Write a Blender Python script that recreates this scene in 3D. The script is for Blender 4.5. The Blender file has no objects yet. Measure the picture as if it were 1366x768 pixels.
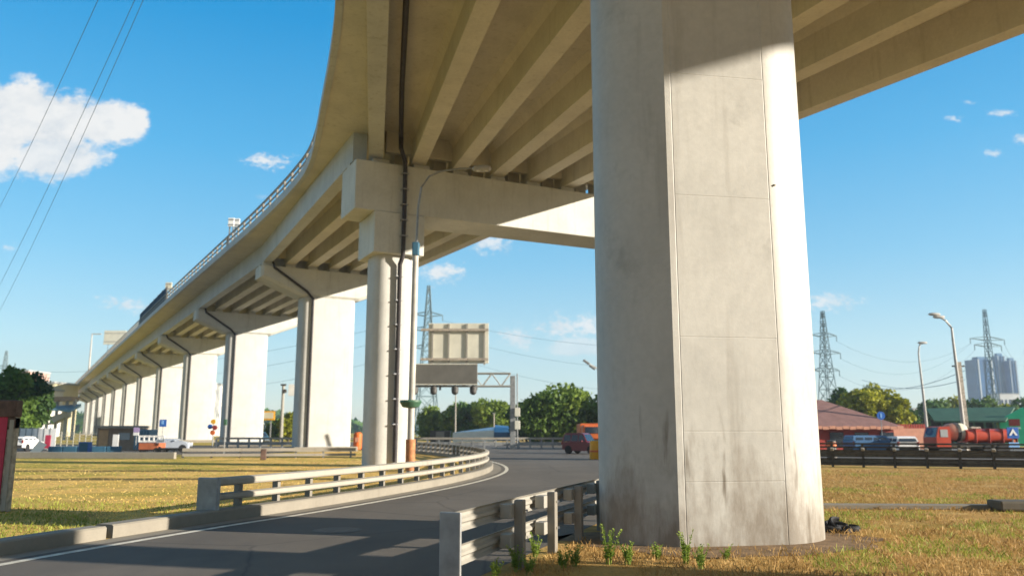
import bpy, bmesh, math, random
import numpy as np
from mathutils import Vector, Matrix
random.seed(7); RNG = np.random.default_rng(7)
R = math.radians; PI = math.pi
scene = bpy.context.scene
COL = scene.collection

# ------------------------------------------------------------------ camera model (used to read ground positions off the survey)
F_PX, CX, CY, EYE = 1083.0, 683.0, 384.0, 1.7
PITCH = math.atan(190/F_PX)
def at(px, py, z=0.0):
    a = (px-CX)/F_PX; b = -(py-CY)/F_PX
    d = (a, math.cos(PITCH)-b*math.sin(PITCH), math.sin(PITCH)+b*math.cos(PITCH))
    t = (z-EYE)/d[2]
    return (d[0]*t, d[1]*t)
def aty(px, py, Y):
    a = (px-CX)/F_PX; b = -(py-CY)/F_PX
    d = (a, math.cos(PITCH)-b*math.sin(PITCH), math.sin(PITCH)+b*math.cos(PITCH))
    t = Y/d[1]
    return (d[0]*t, Y, EYE+d[2]*t)

# ------------------------------------------------------------------ materials
MATS = {}
def new_mat(name):
    m = bpy.data.materials.new(name); m.use_nodes = True
    nt = m.node_tree; nt.nodes.clear()
    out = nt.nodes.new('ShaderNodeOutputMaterial'); b = nt.nodes.new('ShaderNodeBsdfPrincipled')
    nt.links.new(b.outputs[0], out.inputs[0])
    MATS[name] = m
    return m, nt, b
def node(nt, t, **kw):
    n = nt.nodes.new(t)
    for k, v in kw.items():
        if k.startswith('i_'):
            key = k[2:]
            n.inputs[int(key) if key.isdigit() else key.replace('_', ' ')].default_value = v
        else: setattr(n, k, v)
    return n
def coords(nt, scale=(1, 1, 1)):
    tc = node(nt, 'ShaderNodeTexCoord'); mp = node(nt, 'ShaderNodeMapping')
    mp.inputs['Scale'].default_value = scale
    nt.links.new(tc.outputs['Object'], mp.inputs[0])
    return mp.outputs[0]
def noise(nt, scale, vec, detail=4, rough=.55):
    n = node(nt, 'ShaderNodeTexNoise'); n.inputs['Scale'].default_value = scale
    n.inputs['Detail'].default_value = detail; n.inputs['Roughness'].default_value = rough
    nt.links.new(vec, n.inputs['Vector']); return n.outputs['Fac']
def ramp(nt, fac, stops):
    r = node(nt, 'ShaderNodeValToRGB'); e = r.color_ramp.elements
    while len(e) < len(stops): e.new(.5)
    for el, (p, c) in zip(e, stops):
        el.position = p; el.color = (c, c, c, 1) if isinstance(c, (int, float)) else (*c, 1)
    nt.links.new(fac, r.inputs[0]); return r.outputs[0]
def mixc(nt, fac, a, b, mode='MIX'):
    m = node(nt, 'ShaderNodeMix', data_type='RGBA', blend_type=mode)
    for sock, v in ((m.inputs[0], fac), (m.inputs[6], a), (m.inputs[7], b)):
        if isinstance(v, (int, float)): sock.default_value = v
        elif isinstance(v, tuple): sock.default_value = (*v, 1)
        else: nt.links.new(v, sock)
    return m.outputs[2]
def mth(nt, op, a, b=0.0, c=0.0, clamp=False):
    m = node(nt, 'ShaderNodeMath', operation=op, use_clamp=clamp)
    for i, v in enumerate((a, b, c)):
        if isinstance(v, (int, float)): m.inputs[i].default_value = v
        else: nt.links.new(v, m.inputs[i])
    return m.outputs[0]
def bump(nt, b, h, strength=.3, dist=.02):
    n = node(nt, 'ShaderNodeBump'); n.inputs['Strength'].default_value = strength; n.inputs['Distance'].default_value = dist
    nt.links.new(h, n.inputs['Height']); nt.links.new(n.outputs[0], b.inputs['Normal'])

def plain(name, col, rough=.6, var=.18, scale=3.0, metal=0.0, bmp=0.0, spec=.4):
    m, nt, b = new_mat(name); v = coords(nt)
    f = noise(nt, scale, v, 5)
    lo = tuple(c*(1-var) for c in col); hi = tuple(min(1, c*(1+var)) for c in col)
    nt.links.new(ramp(nt, f, [(.3, lo), (.7, hi)]), b.inputs['Base Color'])
    b.inputs['Roughness'].default_value = rough; b.inputs['Metallic'].default_value = metal
    b.inputs['Specular IOR Level'].default_value = spec
    if bmp: bump(nt, b, noise(nt, scale*8, v, 4), bmp)
    return m
def concrete(name, col, stain=.5, streak=True, low=None, lines=None, rough=.75):
    """pale cast concrete: cloudy tone, pinholes, rain streaks, splash dirt with ragged outlines"""
    m, nt, b = new_mat(name); v = coords(nt)
    big = noise(nt, .55, v, 5, .6); fine = noise(nt, 9, v, 6, .65)
    c = ramp(nt, big, [(.25, tuple(x*.84 for x in col)), (.55, col), (.8, tuple(min(1, x*1.08) for x in col))])
    c = mixc(nt, .25, c, ramp(nt, fine, [(.3, .55), (.7, 1.0)]), 'MULTIPLY')
    dirt = (.16, .13, .095)
    if streak:
        sv = coords(nt, (2.2, 2.2, .16))
        s = noise(nt, 1.6, sv, 5, .6)
        c = mixc(nt, mth(nt, 'MULTIPLY', ramp(nt, s, [(.56, 0.0), (.74, 1.0)]), .45*stain), c, dirt)
    if low:
        sep = node(nt, 'ShaderNodeSeparateXYZ'); tc = node(nt, 'ShaderNodeTexCoord')
        nt.links.new(tc.outputs['Object'], sep.inputs[0])
        sv = coords(nt, (1.7, 1.7, .5)); s = noise(nt, 1.5, sv, 7, .68)
        edge = mth(nt, 'ADD', sep.outputs['Z'], mth(nt, 'MULTIPLY', mth(nt, 'SUBTRACT', s, .5), -5.5))
        k = node(nt, 'ShaderNodeMapRange'); k.inputs['From Min'].default_value = low; k.inputs['From Max'].default_value = -.3
        nt.links.new(edge, k.inputs['Value'])
        c = mixc(nt, mth(nt, 'MULTIPLY', k.outputs[0], .75, clamp=True), c, (.16, .125, .088))
        # isolated dark runs below tie holes
        sv2 = coords(nt, (4.5, 4.5, .8)); s2 = noise(nt, 1.0, sv2, 3, .5)
        pm = node(nt, 'ShaderNodeMapRange'); pm.inputs['From Min'].default_value = 2.6; pm.inputs['From Max'].default_value = 1.2
        nt.links.new(sep.outputs['Z'], pm.inputs['Value'])
        c = mixc(nt, mth(nt, 'MULTIPLY', mth(nt, 'MULTIPLY', ramp(nt, s2, [(.60, 0.0), (.70, 1.0)]), pm.outputs[0]), .8), c, (.11, .085, .055))
        # grey soot patches
        s3 = noise(nt, .9, coords(nt, (1, 1, .8)), 6, .68)
        c = mixc(nt, mth(nt, 'MULTIPLY', ramp(nt, s3, [(.61, 0.0), (.74, 1.0)]), .36), c, (.17, .16, .135))
    nt.links.new(c, b.inputs['Base Color']); b.inputs['Roughness'].default_value = rough
    b.inputs['Specular IOR Level'].default_value = .3
    h = mth(nt, 'ADD', mth(nt, 'MULTIPLY', fine, .4), noise(nt, 2.2, v, 4))
    bump(nt, b, h, .25, .02)
    return m
concrete('pier_concrete', (.49, .48, .44), stain=.6, low=1.35, rough=.5)
concrete('wall_pier_concrete', (.53, .525, .49), stain=.45)
concrete('beam_concrete', (.60, .60, .55), stain=.5)
concrete('soffit_concrete', (.63, .595, .51), stain=.6)
concrete('girder_concrete', (.68, .645, .55), stain=.5)
concrete('edge_concrete', (.52, .54, .54), stain=.9)
concrete('kerb_concrete', (.26, .235, .19), stain=.7)
concrete('rail_concrete', (.37, .34, .285), stain=.8)
concrete('slab_dark', (.12, .105, .08), stain=.8)
concrete('low_wall_concrete', (.30, .275, .23), stain=.8)
plain('grey_steel', (.28, .29, .29), .45, .25, 4, .3)
concrete('dull_steel', (.34, .325, .285), stain=1.0, rough=.5)
plain('dark_steel', (.055, .05, .043), .55, .35, 5)
concrete('post_steel', (.24, .22, .185), stain=1.0, rough=.55)
plain('dark_pipe', (.035, .03, .032), .5, .3, 3)
plain('pipe_clamp', (.35, .36, .38), .4, .1, 3, .6)
plain('lamp_steel', (.42, .40, .36), .5, .2, 2)
plain('rust_paint', (.40, .17, .07), .7, .4, 5)
plain('bowl_green', (.05, .12, .07), .5, .3, 6)
plain('white_paint', (.78, .77, .74), .5, .08, 2)
plain('cream_paint', (.62, .57, .42), .6, .12, 1)
plain('board_back', (.62, .60, .50), .6, .1, 1)
plain('led_dark', (.13, .125, .11), .5, .15, 1)
plain('black_rubber', (.018, .018, .02), .75, .3, 6, 0, .2)
plain('dark_glass', (.02, .03, .045), .08, .1, 1, 0, 0, .8)
plain('blue_glass', (.06, .16, .24), .12, .3, .4, 0, 0, .8)
plain('maroon_paint', (.15, .018, .028), .3, .1, 1, 0, 0, .6)
plain('blue_paint', (.05, .13, .26), .35, .12, 1)
plain('teal_paint', (.045, .13, .20), .5, .15, 1)
plain('red_paint', (.26, .03, .022), .5, .2, 1.5)
plain('brick_red', (.36, .045, .03), .7, .2, 1.5)
plain('roof_brown', (.22, .115, .095), .75, .15, 2, 0, .15)
plain('roof_green', (.035, .095, .06), .7, .15, 1, 0, .1)
plain('green_paint', (.025, .52, .27), .5, .1, 1)
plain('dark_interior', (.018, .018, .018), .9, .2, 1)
plain('orange_paint', (.62, .14, .03), .45, .15, 2)
plain('trailer_orange', (.40, .12, .05), .6, .2, 2)
plain('salmon_paint', (.58, .27, .17), .6, .15, 2)
plain('yellow_paint', (.72, .36, .015), .5, .12, 2)
plain('sign_blue', (.025, .12, .42), .4, .08, 2)
plain('sign_pale_blue', (.22, .42, .72), .4, .05, 2)
plain('lilac_paint', (.36, .27, .47), .5, .1, 2)
plain('shed_brown', (.27, .20, .14), .7, .2, 2)
plain('shed_tan', (.48, .30, .15), .7, .15, 2)
plain('wood_dark', (.10, .06, .045), .75, .4, 6, 0, .3)
plain('wood_worn', (.36, .31, .25), .75, .5, 7, 0, .3)
plain('facade_white', (.60, .59, .56), .7, .1, .2)
plain('facade_yellow', (.56, .50, .32), .7, .1, .2)
plain('facade_pink', (.50, .33, .27), .7, .1, .2)
plain('facade_grey', (.36, .37, .36), .7, .1, .2)
plain('tower_band', (.02, .11, .23), .4, .2, .05)
plain('tower_blue', (.004, .07, .20), .3, .3, .05, 0, 0, .5)
plain('truck_red', (.46, .055, .022), .4, .15, 1.5)
plain('barrier_steel', (.115, .108, .09), .5, .3, 4, .1, .1)
plain('tower_pale', (.34, .40, .43), .6, .15, .05)
plain('pylon_steel', (.13, .19, .21), .6, .1, .2)
plain('wire', (.17, .25, .32), .6, .1, .2)
plain('bark', (.10, .075, .05), .9, .3, 4, 0, .4)
plain('screen_blue', (.035, .06, .10), .8, .2, .4, 0, 0, .1)
plain('canopy_blue', (.12, .24, .32), .4, .2, .3)
plain('fence_mesh', (.40, .39, .32), .7, .2, 1)
plain('cover_iron', (.10, .095, .085), .6, .3, 8, .1, .3)
plain('soil', (.19, .12, .06), .95, .4, 4, 0, .5)
plain('silver_paint', (.42, .46, .52), .3, .1, 1, .2)
plain('paint_line', (.62, .58, .48), .7, .3, 5)
plain('banner_red', (.42, .03, .07), .7, .2, 3)

def leaf_mat(name, dark, mid, light, scale=.35):
    m, nt, b = new_mat(name); v = coords(nt)
    f = mth(nt, 'ADD', mth(nt, 'MULTIPLY', noise(nt, scale, v, 3), .6), mth(nt, 'MULTIPLY', noise(nt, scale*7, v, 3), .4))
    c = ramp(nt, f, [(.36, dark), (.5, mid), (.66, light)])
    nt.links.new(c, b.inputs['Base Color']); b.inputs['Roughness'].default_value = .6; b.inputs['Specular IOR Level'].default_value = .2
    out = [n for n in nt.nodes if n.type == 'OUTPUT_MATERIAL'][0]
    tr = node(nt, 'ShaderNodeBsdfTranslucent'); nt.links.new(c, tr.inputs[0])
    mx = node(nt, 'ShaderNodeMixShader'); mx.inputs[0].default_value = .3
    nt.links.new(b.outputs[0], mx.inputs[1]); nt.links.new(tr.outputs[0], mx.inputs[2]); nt.links.new(mx.outputs[0], out.inputs[0])
    return m
leaf_mat('leaf_deep', (.025, .065, .018), (.055, .125, .026), (.11, .19, .036))
leaf_mat('leaf_mid', (.05, .095, .018), (.10, .17, .028), (.18, .25, .045))
leaf_mat('leaf_fresh', (.07, .12, .018), (.15, .22, .028), (.26, .32, .045))
leaf_mat('leaf_yellow', (.15, .17, .012), (.27, .28, .016), (.40, .38, .03))
leaf_mat('leaf_dark', (.018, .042, .014), (.04, .085, .02), (.09, .15, .03))
leaf_mat('weed_leaf', (.16, .25, .04), (.28, .38, .07), (.40, .48, .11), 5)
leaf_mat('blade_dry', (.27, .16, .055), (.43, .27, .095), (.56, .38, .15), 1.2)
leaf_mat('blade_gold', (.60, .40, .10), (.80, .56, .16), (.88, .68, .26), .5)
leaf_mat('blade_green', (.16, .20, .035), (.28, .31, .05), (.40, .40, .09), 1.2)

def ground_mat():
    m, nt, b = new_mat('dry_ground'); v = coords(nt)
    big = noise(nt, .16, v, 5, .6); midn = noise(nt, 1.1, v, 5, .65); fine = noise(nt, 14, v, 5, .7)
    c = ramp(nt, midn, [(.28, (.36, .215, .07)), (.5, (.50, .315, .105)), (.74, (.60, .41, .16))])
    green = ramp(nt, fine, [(.3, (.22, .22, .03)), (.7, (.40, .35, .06))])
    # greener along the left lawn
    tc = node(nt, 'ShaderNodeTexCoord'); sep = node(nt, 'ShaderNodeSeparateXYZ'); nt.links.new(tc.outputs['Object'], sep.inputs[0])
    left = node(nt, 'ShaderNodeMapRange'); left.inputs['From Min'].default_value = -7; left.inputs['From Max'].default_value = -24
    nt.links.new(sep.outputs['X'], left.inputs['Value'])
    c = mixc(nt, mth(nt, 'LESS_THAN', sep.outputs['X'], -1.5), c, mixc(nt, 1.0, c, (1.5, 1.52, 1.35), 'MULTIPLY'))
    g = mth(nt, 'ADD', big, mth(nt, 'MULTIPLY', left.outputs[0], .17))
    c = mixc(nt, mth(nt, 'MULTIPLY', ramp(nt, g, [(.52, 0.0), (.70, 1.0)]), .8), c, green)
    c = mixc(nt, .4, c, ramp(nt, fine, [(.25, .5), (.75, 1.0)]), 'MULTIPLY')
    bare = noise(nt, .5, v, 6, .7)
    c = mixc(nt, mth(nt, 'MULTIPLY', ramp(nt, bare, [(.56, 0.0), (.68, 1.0)]), .5), c, (.20, .125, .065))
    # two dark wavering strips across the lawn
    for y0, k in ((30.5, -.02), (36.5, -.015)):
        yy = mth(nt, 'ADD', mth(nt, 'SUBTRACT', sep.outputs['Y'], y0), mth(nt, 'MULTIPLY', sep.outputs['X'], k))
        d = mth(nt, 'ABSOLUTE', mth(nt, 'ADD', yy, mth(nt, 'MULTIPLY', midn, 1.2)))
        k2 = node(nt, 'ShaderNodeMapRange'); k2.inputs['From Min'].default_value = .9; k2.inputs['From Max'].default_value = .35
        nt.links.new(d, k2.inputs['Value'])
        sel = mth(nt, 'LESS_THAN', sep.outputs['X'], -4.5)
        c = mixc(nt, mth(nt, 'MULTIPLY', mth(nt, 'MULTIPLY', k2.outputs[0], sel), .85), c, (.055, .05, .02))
    nt.links.new(c, b.inputs['Base Color']); b.inputs['Roughness'].default_value = .95; b.inputs['Specular IOR Level'].default_value = .1
    bump(nt, b, mth(nt, 'ADD', fine, midn), .8, .06)
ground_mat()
def asphalt_mat():
    m, nt, b = new_mat('asphalt'); v = coords(nt)
    f = noise(nt, 60, v, 3, .7); g = noise(nt, .35, v, 5, .6); st = noise(nt, 1.0, coords(nt, (.9, .08, 1)), 4)
    c = ramp(nt, g, [(.3, (.125, .108, .088)), (.7, (.17, .148, .122))])
    c = mixc(nt, .45, c, ramp(nt, f, [(.3, .5), (.7, 1.0)]), 'MULTIPLY')
    c = mixc(nt, mth(nt, 'MULTIPLY', ramp(nt, st, [(.5, 0.0), (.7, 1.0)]), .35), c, (.075, .067, .058))
    pt_ = node(nt, 'ShaderNodeTexVoronoi'); pt_.inputs['Scale'].default_value = .13; nt.links.new(v, pt_.inputs['Vector'])
    c = mixc(nt, .35, c, ramp(nt, pt_.outputs['Color'], [(.2, .72), (.8, 1.05)]), 'MULTIPLY')
    sp_ = noise(nt, 2.6, v, 6, .75)
    c = mixc(nt, mth(nt, 'MULTIPLY', ramp(nt, sp_, [(.62, 0.0), (.72, 1.0)]), .45), c, (.045, .04, .036))
    vo = node(nt, 'ShaderNodeTexVoronoi', feature='DISTANCE_TO_EDGE'); vo.inputs['Scale'].default_value = .22
    wob = node(nt, 'ShaderNodeTexNoise'); wob.inputs['Scale'].default_value = 1.4; nt.links.new(v, wob.inputs['Vector'])
    nt.links.new(mixc(nt, .12, v, wob.outputs['Color']), vo.inputs['Vector'])
    c = mixc(nt, mth(nt, 'MULTIPLY', ramp(nt, vo.outputs['Distance'], [(.0, 1.0), (.006, 0.0)]), .5), c, (.03, .028, .026))
    nt.links.new(c, b.inputs['Base Color']); b.inputs['Roughness'].default_value = .8; b.inputs['Specular IOR Level'].default_value = .3
    bump(nt, b, f, .3, .01)
asphalt_mat()

# ------------------------------------------------------------------ mesh helpers
class MB:
    def __init__(s): s.bm = bmesh.new()
    def box(s, c, size, rz=0, bev=0.0, rx=0, ry=0):
        m = Matrix.Translation(c) @ Matrix.Rotation(rz, 4, 'Z') @ Matrix.Rotation(ry, 4, 'Y') @ Matrix.Rotation(rx, 4, 'X') @ Matrix.Diagonal((*size, 1))
        r = bmesh.ops.create_cube(s.bm, size=1.0, matrix=m)
        if bev:
            es = list({e for v in r['verts'] for e in v.link_edges})
            bmesh.ops.bevel(s.bm, geom=es, offset=bev, segments=2, affect='EDGES', profile=.5)
        return s
    def loft(s, rings, caps=True, closed=True):
        vs = [[s.bm.verts.new(p) for p in r] for r in rings]
        n = len(rings[0])
        for a, b in zip(vs[:-1], vs[1:]):
            for i in range(n if closed else n-1):
                j = (i+1) % n
                try: s.bm.faces.new((a[i], a[j], b[j], b[i]))
                except ValueError: pass
        if caps and closed:
            for r, rev in ((vs[0], True), (vs[-1], False)):
                try: s.bm.faces.new(r[::-1] if rev else r)
                except ValueError: pass
        return s
    def prism(s, poly, z0, z1):
        return s.loft([[(x, y, z0) for x, y in poly], [(x, y, z1) for x, y in poly]])
    def prism_y(s, poly, y0, y1):                       # polygon in x-z pushed along y
        return s.loft([[(x, y0, z) for x, z in poly], [(x, y1, z) for x, z in poly]])
    def prism_x(s, poly, x0, x1):
        return s.loft([[(x0, y, z) for y, z in poly], [(x1, y, z) for y, z in poly]])
    def tube(s, path, r, n=8, r_end=None):
        path = [Vector(p) for p in path]; rings = []
        for i, p in enumerate(path):
            if i == 0: d = path[1]-p
            elif i == len(path)-1: d = p-path[i-1]
            else: d = (path[i+1]-p).normalized()+(p-path[i-1]).normalized()
            d.normalize()
            up = Vector((0, 0, 1)) if abs(d.z) < .9 else Vector((0, 1, 0))
            a = d.cross(up).normalized(); b = d.cross(a).normalized()
            rr = r if r_end is None else r+(r_end-r)*i/(len(path)-1)
            rings.append([tuple(p+a*rr*math.cos(2*PI*k/n)+b*rr*math.sin(2*PI*k/n)) for k in range(n)])
        return s.loft(rings)
    def lathe(s, prof, c=(0, 0, 0), n=16, axis='Z'):
        rings = []
        for r, z in prof:
            ring = []
            for k in range(n):
                a = 2*PI*k/n
                p = (r*math.cos(a), r*math.sin(a), z)
                if axis == 'X': p = (z, p[0], p[1])
                elif axis == 'Y': p = (p[0], z, p[1])
                ring.append((c[0]+p[0], c[1]+p[1], c[2]+p[2]))
            rings.append(ring)
        return s.loft(rings)
    def sweep(s, path, prof):                           # profile (offset to right, z) along an xy path
        rings = []
        P = [Vector(p) for p in path]
        for i, p in enumerate(P):
            d = (P[min(i+1, len(P)-1)]-P[max(i-1, 0)]); d.z = 0; d.normalize()
            rgt = Vector((d.y, -d.x, 0))
            rings.append([tuple(p+rgt*o+Vector((0, 0, z))) for o, z in prof])
        return s.loft(rings)
    def sheet(s, pts, z):
        s.bm.faces.new([s.bm.verts.new((x, y, z)) for x, y in pts]); return s
    def build(s, name, mat, parent=None, smooth=0):
        bmesh.ops.recalc_face_normals(s.bm, faces=s.bm.faces)
        me = bpy.data.meshes.new(name); s.bm.to_mesh(me); s.bm.free()
        me.materials.append(MATS[mat])
        o = bpy.data.objects.new(name, me); COL.objects.link(o)
        if parent: o.parent = parent
        if smooth:
            for p in me.polygons: p.use_smooth = True
            if hasattr(me, 'set_sharp_from_angle'): me.set_sharp_from_angle(angle=R(smooth))
        return o
def tag(o, label=None, cat=None, group=None, kind=None):
    if label: o['label'] = label
    if cat: o['category'] = cat
    if group: o['group'] = group
    if kind: o['kind'] = kind
    return o
def thing(name, label, cat, loc=(0, 0, 0), rz=0, group=None):
    o = bpy.data.objects.new(name, None); COL.objects.link(o); o.empty_display_size = .2
    o.location = loc if len(loc) == 3 else (*loc, 0); o.rotation_euler = (0, 0, rz)
    return tag(o, label, cat, group)
def copy_tree(o, parent=None):
    c = o.copy(); COL.objects.link(c); c.parent = parent
    for ch in list(o.children): copy_tree(ch, c)
    return c
def structure(mb, name, mat): return tag(mb.build(name, mat), kind='structure')
def rrect(L, D, r, seg=5):
    pts = []
    for cx, cy, a0 in ((L/2-r, -D/2+r, -90), (L/2-r, D/2-r, 0), (-L/2+r, D/2-r, 90), (-L/2+r, -D/2+r, 180)):
        for k in range(seg+1):
            a = R(a0+90*k/seg); pts.append((cx+r*math.cos(a), cy+r*math.sin(a)))
    return pts
def smooth_path(pts, n=8):
    P = [np.array(p, float) for p in pts]; out = []
    for i in range(len(P)-1):
        p0 = P[max(i-1, 0)]; p1 = P[i]; p2 = P[i+1]; p3 = P[min(i+2, len(P)-1)]
        for k in range(n):
            t = k/n
            out.append(tuple(.5*((2*p1)+(-p0+p2)*t+(2*p0-5*p1+4*p2-p3)*t*t+(-p0+3*p1-3*p2+p3)*t**3)))
    out.append(tuple(P[-1])); return out
def resample(path, step, start=0.0):
    P = [np.array(p, float) for p in path]; out = []; need = start; acc = 0.0
    for a, b in zip(P[:-1], P[1:]):
        L = np.linalg.norm(b-a)
        while acc+L >= need:
            t = (need-acc)/L; q = a+(b-a)*t; d = (b-a)/L
            out.append((tuple(q), math.atan2(d[1], d[0]))); need += step
        acc += L
    return out
def raw_mesh(name, V, Fc, mat, parent=None):
    me = bpy.data.meshes.new(name); me.from_pydata(V, [], Fc); me.materials.append(MATS[mat]); me.update()
    o = bpy.data.objects.new(name, me); COL.objects.link(o)
    if parent: o.parent = parent
    return o

# ------------------------------------------------------------------ ground, roads
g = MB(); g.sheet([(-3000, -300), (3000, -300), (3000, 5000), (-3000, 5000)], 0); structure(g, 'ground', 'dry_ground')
KERB = smooth_path([(-9.0, 4.5), (-7.9, 8.0), (-7.1, 11.3), (-6.4, 13.5), (-5.55, 15.9), (-4.85, 17.6), (-3.5, 21.6), (-2.1, 26.7), (-1.15, 32.0), (-.85, 37.0), (-1.2, 42.5), (-2.4, 49.0), (-5.0, 58.0), (-10.0, 69.0), (-22.0, 90.0)], 6)
road_r = [(-26, 98), (22, 98), (40, 90), (70, 75), (75, 30), (40, 38), (22, 40.5), (14.5, 42.5), (9.5, 38.0), (5.6, 27.0), (3.0, 19.5), (1.0, 14.0), (-1.0, 8.3), (-3.0, 2.0), (-5, -6), (-12.5, -6)]
rd = MB(); rd.sheet([(x, y) for x, y in KERB]+road_r, .004); structure(rd, 'road', 'asphalt')
rd = MB(); rd.sheet([(-95, 57.5), (-30, 58.5), (-19.5, 60), (-15, 72), (-24, 92), (-70, 110), (-120, 100)], .004); structure(rd, 'side_road', 'asphalt')
# painted edge line beside the kerb
ln = MB()
off = [((x+.62*math.cos(a-PI/2), y+.62*math.sin(a-PI/2)), a) for (x, y), a in resample(KERB, .6) if y < 66]
for (p, a), (q, c) in zip(off[:-1], off[1:]):
    na = (math.cos(a-PI/2)*.075, math.sin(a-PI/2)*.075); nb = (math.cos(c-PI/2)*.075, math.sin(c-PI/2)*.075)
    ln.bm.faces.new([ln.bm.verts.new(v) for v in ((p[0]-na[0], p[1]-na[1], .008), (p[0]+na[0], p[1]+na[1], .008), (q[0]+nb[0], q[1]+nb[1], .008), (q[0]-nb[0], q[1]-nb[1], .008))])
structure(ln, 'road_marking', 'paint_line')
# pale gutter strip between line and kerb
gt = MB()
for (p, a), (q, c) in zip(off[:-1], off[1:]):
    fa = (math.cos(a-PI/2), math.sin(a-PI/2)); fb = (math.cos(c-PI/2), math.sin(c-PI/2))
    gt.bm.faces.new([gt.bm.verts.new(v) for v in ((p[0]-fa[0]*.62, p[1]-fa[1]*.62, .0065), (p[0]-fa[0]*.25, p[1]-fa[1]*.25, .0065), (q[0]-fb[0]*.25, q[1]-fb[1]*.25, .0065), (q[0]-fb[0]*.62, q[1]-fb[1]*.62, .0065))])
structure(gt, 'gutter', 'kerb_concrete')
# kerb: two lengths with a gap
kp = [(-.36, 0), (-.36, .19), (-.33, .215), (-.03, .215), (0, .19), (0, 0)]
kerb_pts = [(x, y, 0) for x, y in KERB]
cut = min(range(len(kerb_pts)), key=lambda i: abs(kerb_pts[i][1]-13.6))
structure(MB().sweep(kerb_pts[:cut]+[tuple(np.array(kerb_pts[cut-1])*.35+np.array(kerb_pts[cut])*.65)], [(-.34, 0), (-.34, .18), (-.31, .205), (-.03, .205), (0, .18), (0, 0)]), 'kerb', 'kerb_concrete')
structure(MB().sweep(kerb_pts[cut:], kp), 'kerb', 'kerb_concrete')
# bare soil sheet round the big pier and along the right rail
sp = [(3.3+2.5*math.cos(t)*(1+.12*math.sin(3*t)+.05*math.sin(11*t)), 13.2+1.6*math.sin(t)*(1+.12*math.cos(4*t+1)+.06*math.sin(9*t))) for t in np.linspace(0, 2*PI, 40)[:-1]]
structure(MB().sheet(sp, .004), 'bare_soil', 'soil')
# concrete edging across the dry verge on the right
structure(MB().box((11, 18.4, .05), (17, .34, .1), R(-3), .015), 'verge_edging', 'kerb_concrete')
mh = MB().lathe([(.001, .012), (.36, .012), (.42, .006), (.42, .004)], (0, 0, 0), 24)
tag(mh.build('manhole_cover', 'cover_iron'), 'round manhole cover set in the shaded asphalt in the foreground', 'manhole cover').location = (*at(450, 707), .002)

# ------------------------------------------------------------------ viaduct
HD = R(30.5); U = np.array((-math.sin(HD), math.cos(HD))); N = np.array((math.cos(HD), math.sin(HD)))
ZG0, ZG1, ZS = 15.2, 16.75, 17.05           # girder bottom, girder top, slab top
NB = 13
F3 = np.array((-20.6, 65.4)); SPAN = 29.5
def Fk(k): return F3+U*SPAN*(k-3)
A2 = R(26.5); C2 = np.array((-6.2, 40.5)); E2 = np.array((math.cos(A2), math.sin(A2)))
lines = [(-4.3, .171), (-.7, .248), (2.7, .318), (6.1, .398), (10.2, .49), (14.0, .56), (18.3, .667)]   # x at y=23.9 and slope
bents_in, bents_out = {}, {}                # girder ends arriving at / leaving a bent
bents_out[0] = [np.array((x+(23.9+15)*s, -15.0)) for x, s in lines]
bents_in[1] = bents_out[1] = [np.array((x+(23.9-12.8)*s, 12.8)) for x, s in lines]
bents_in[2] = [C2+E2*(-.9+2.18*i) for i in range(7)]
bents_out[2] = [C2+E2*(-1.75+2.2*i) for i in range(7)]
for k in range(3, NB+1): bents_in[k] = bents_out[k] = [Fk(k)+N*(.35+1.85*i) for i in range(7)]
via = thing('viaduct', 'long curving pale concrete viaduct deck with girders beneath, carried on the row of piers', 'viaduct', (*C2, 0))
base = Vector((*C2, 0))
def loc(p): return (p[0]-base.x, p[1]-base.y, p[2])
for k in range(0, NB):
    for i in range(7):
        a, b = bents_out[k][i], bents_in[k+1][i]
        d = (b-a)/np.linalg.norm(b-a); r = np.array((d[1], -d[0]))
        a = a+d*.06; b = b-d*.06
        prof = [(-.38, 0), (.38, 0), (.34, 1.2), (.55, ZG1-ZG0), (-.55, ZG1-ZG0), (-.34, 1.2)]
        if i in (0, 6): prof = [(-.36, 0), (.36, 0), (.36, ZG1-ZG0), (-.36, ZG1-ZG0)]
        m = MB(); m.loft([[loc((q[0]+r[0]*o, q[1]+r[1]*o, ZG0+z)) for o, z in prof] for q in (a, b)])
        m.build('girder', 'edge_concrete' if i == 0 else 'girder_concrete', via)
# diaphragm walls between girder ends above each bent
for k in range(2, NB):
    for i in range(6):
        a, b = bents_in[k][i], bents_in[k][i+1]; c = (a+b)/2; L = np.linalg.norm(b-a)
        ang = math.atan2(*(b-a)[::-1]); back = np.array((-math.sin(ang), math.cos(ang)))*-.75
        if k > 8: continue
        MB().box(loc((c[0]+back[0], c[1]+back[1], ZG0+1.0)), (L-.52, .28, 1.1), ang).build('diaphragm', 'girder_concrete', via)
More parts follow.
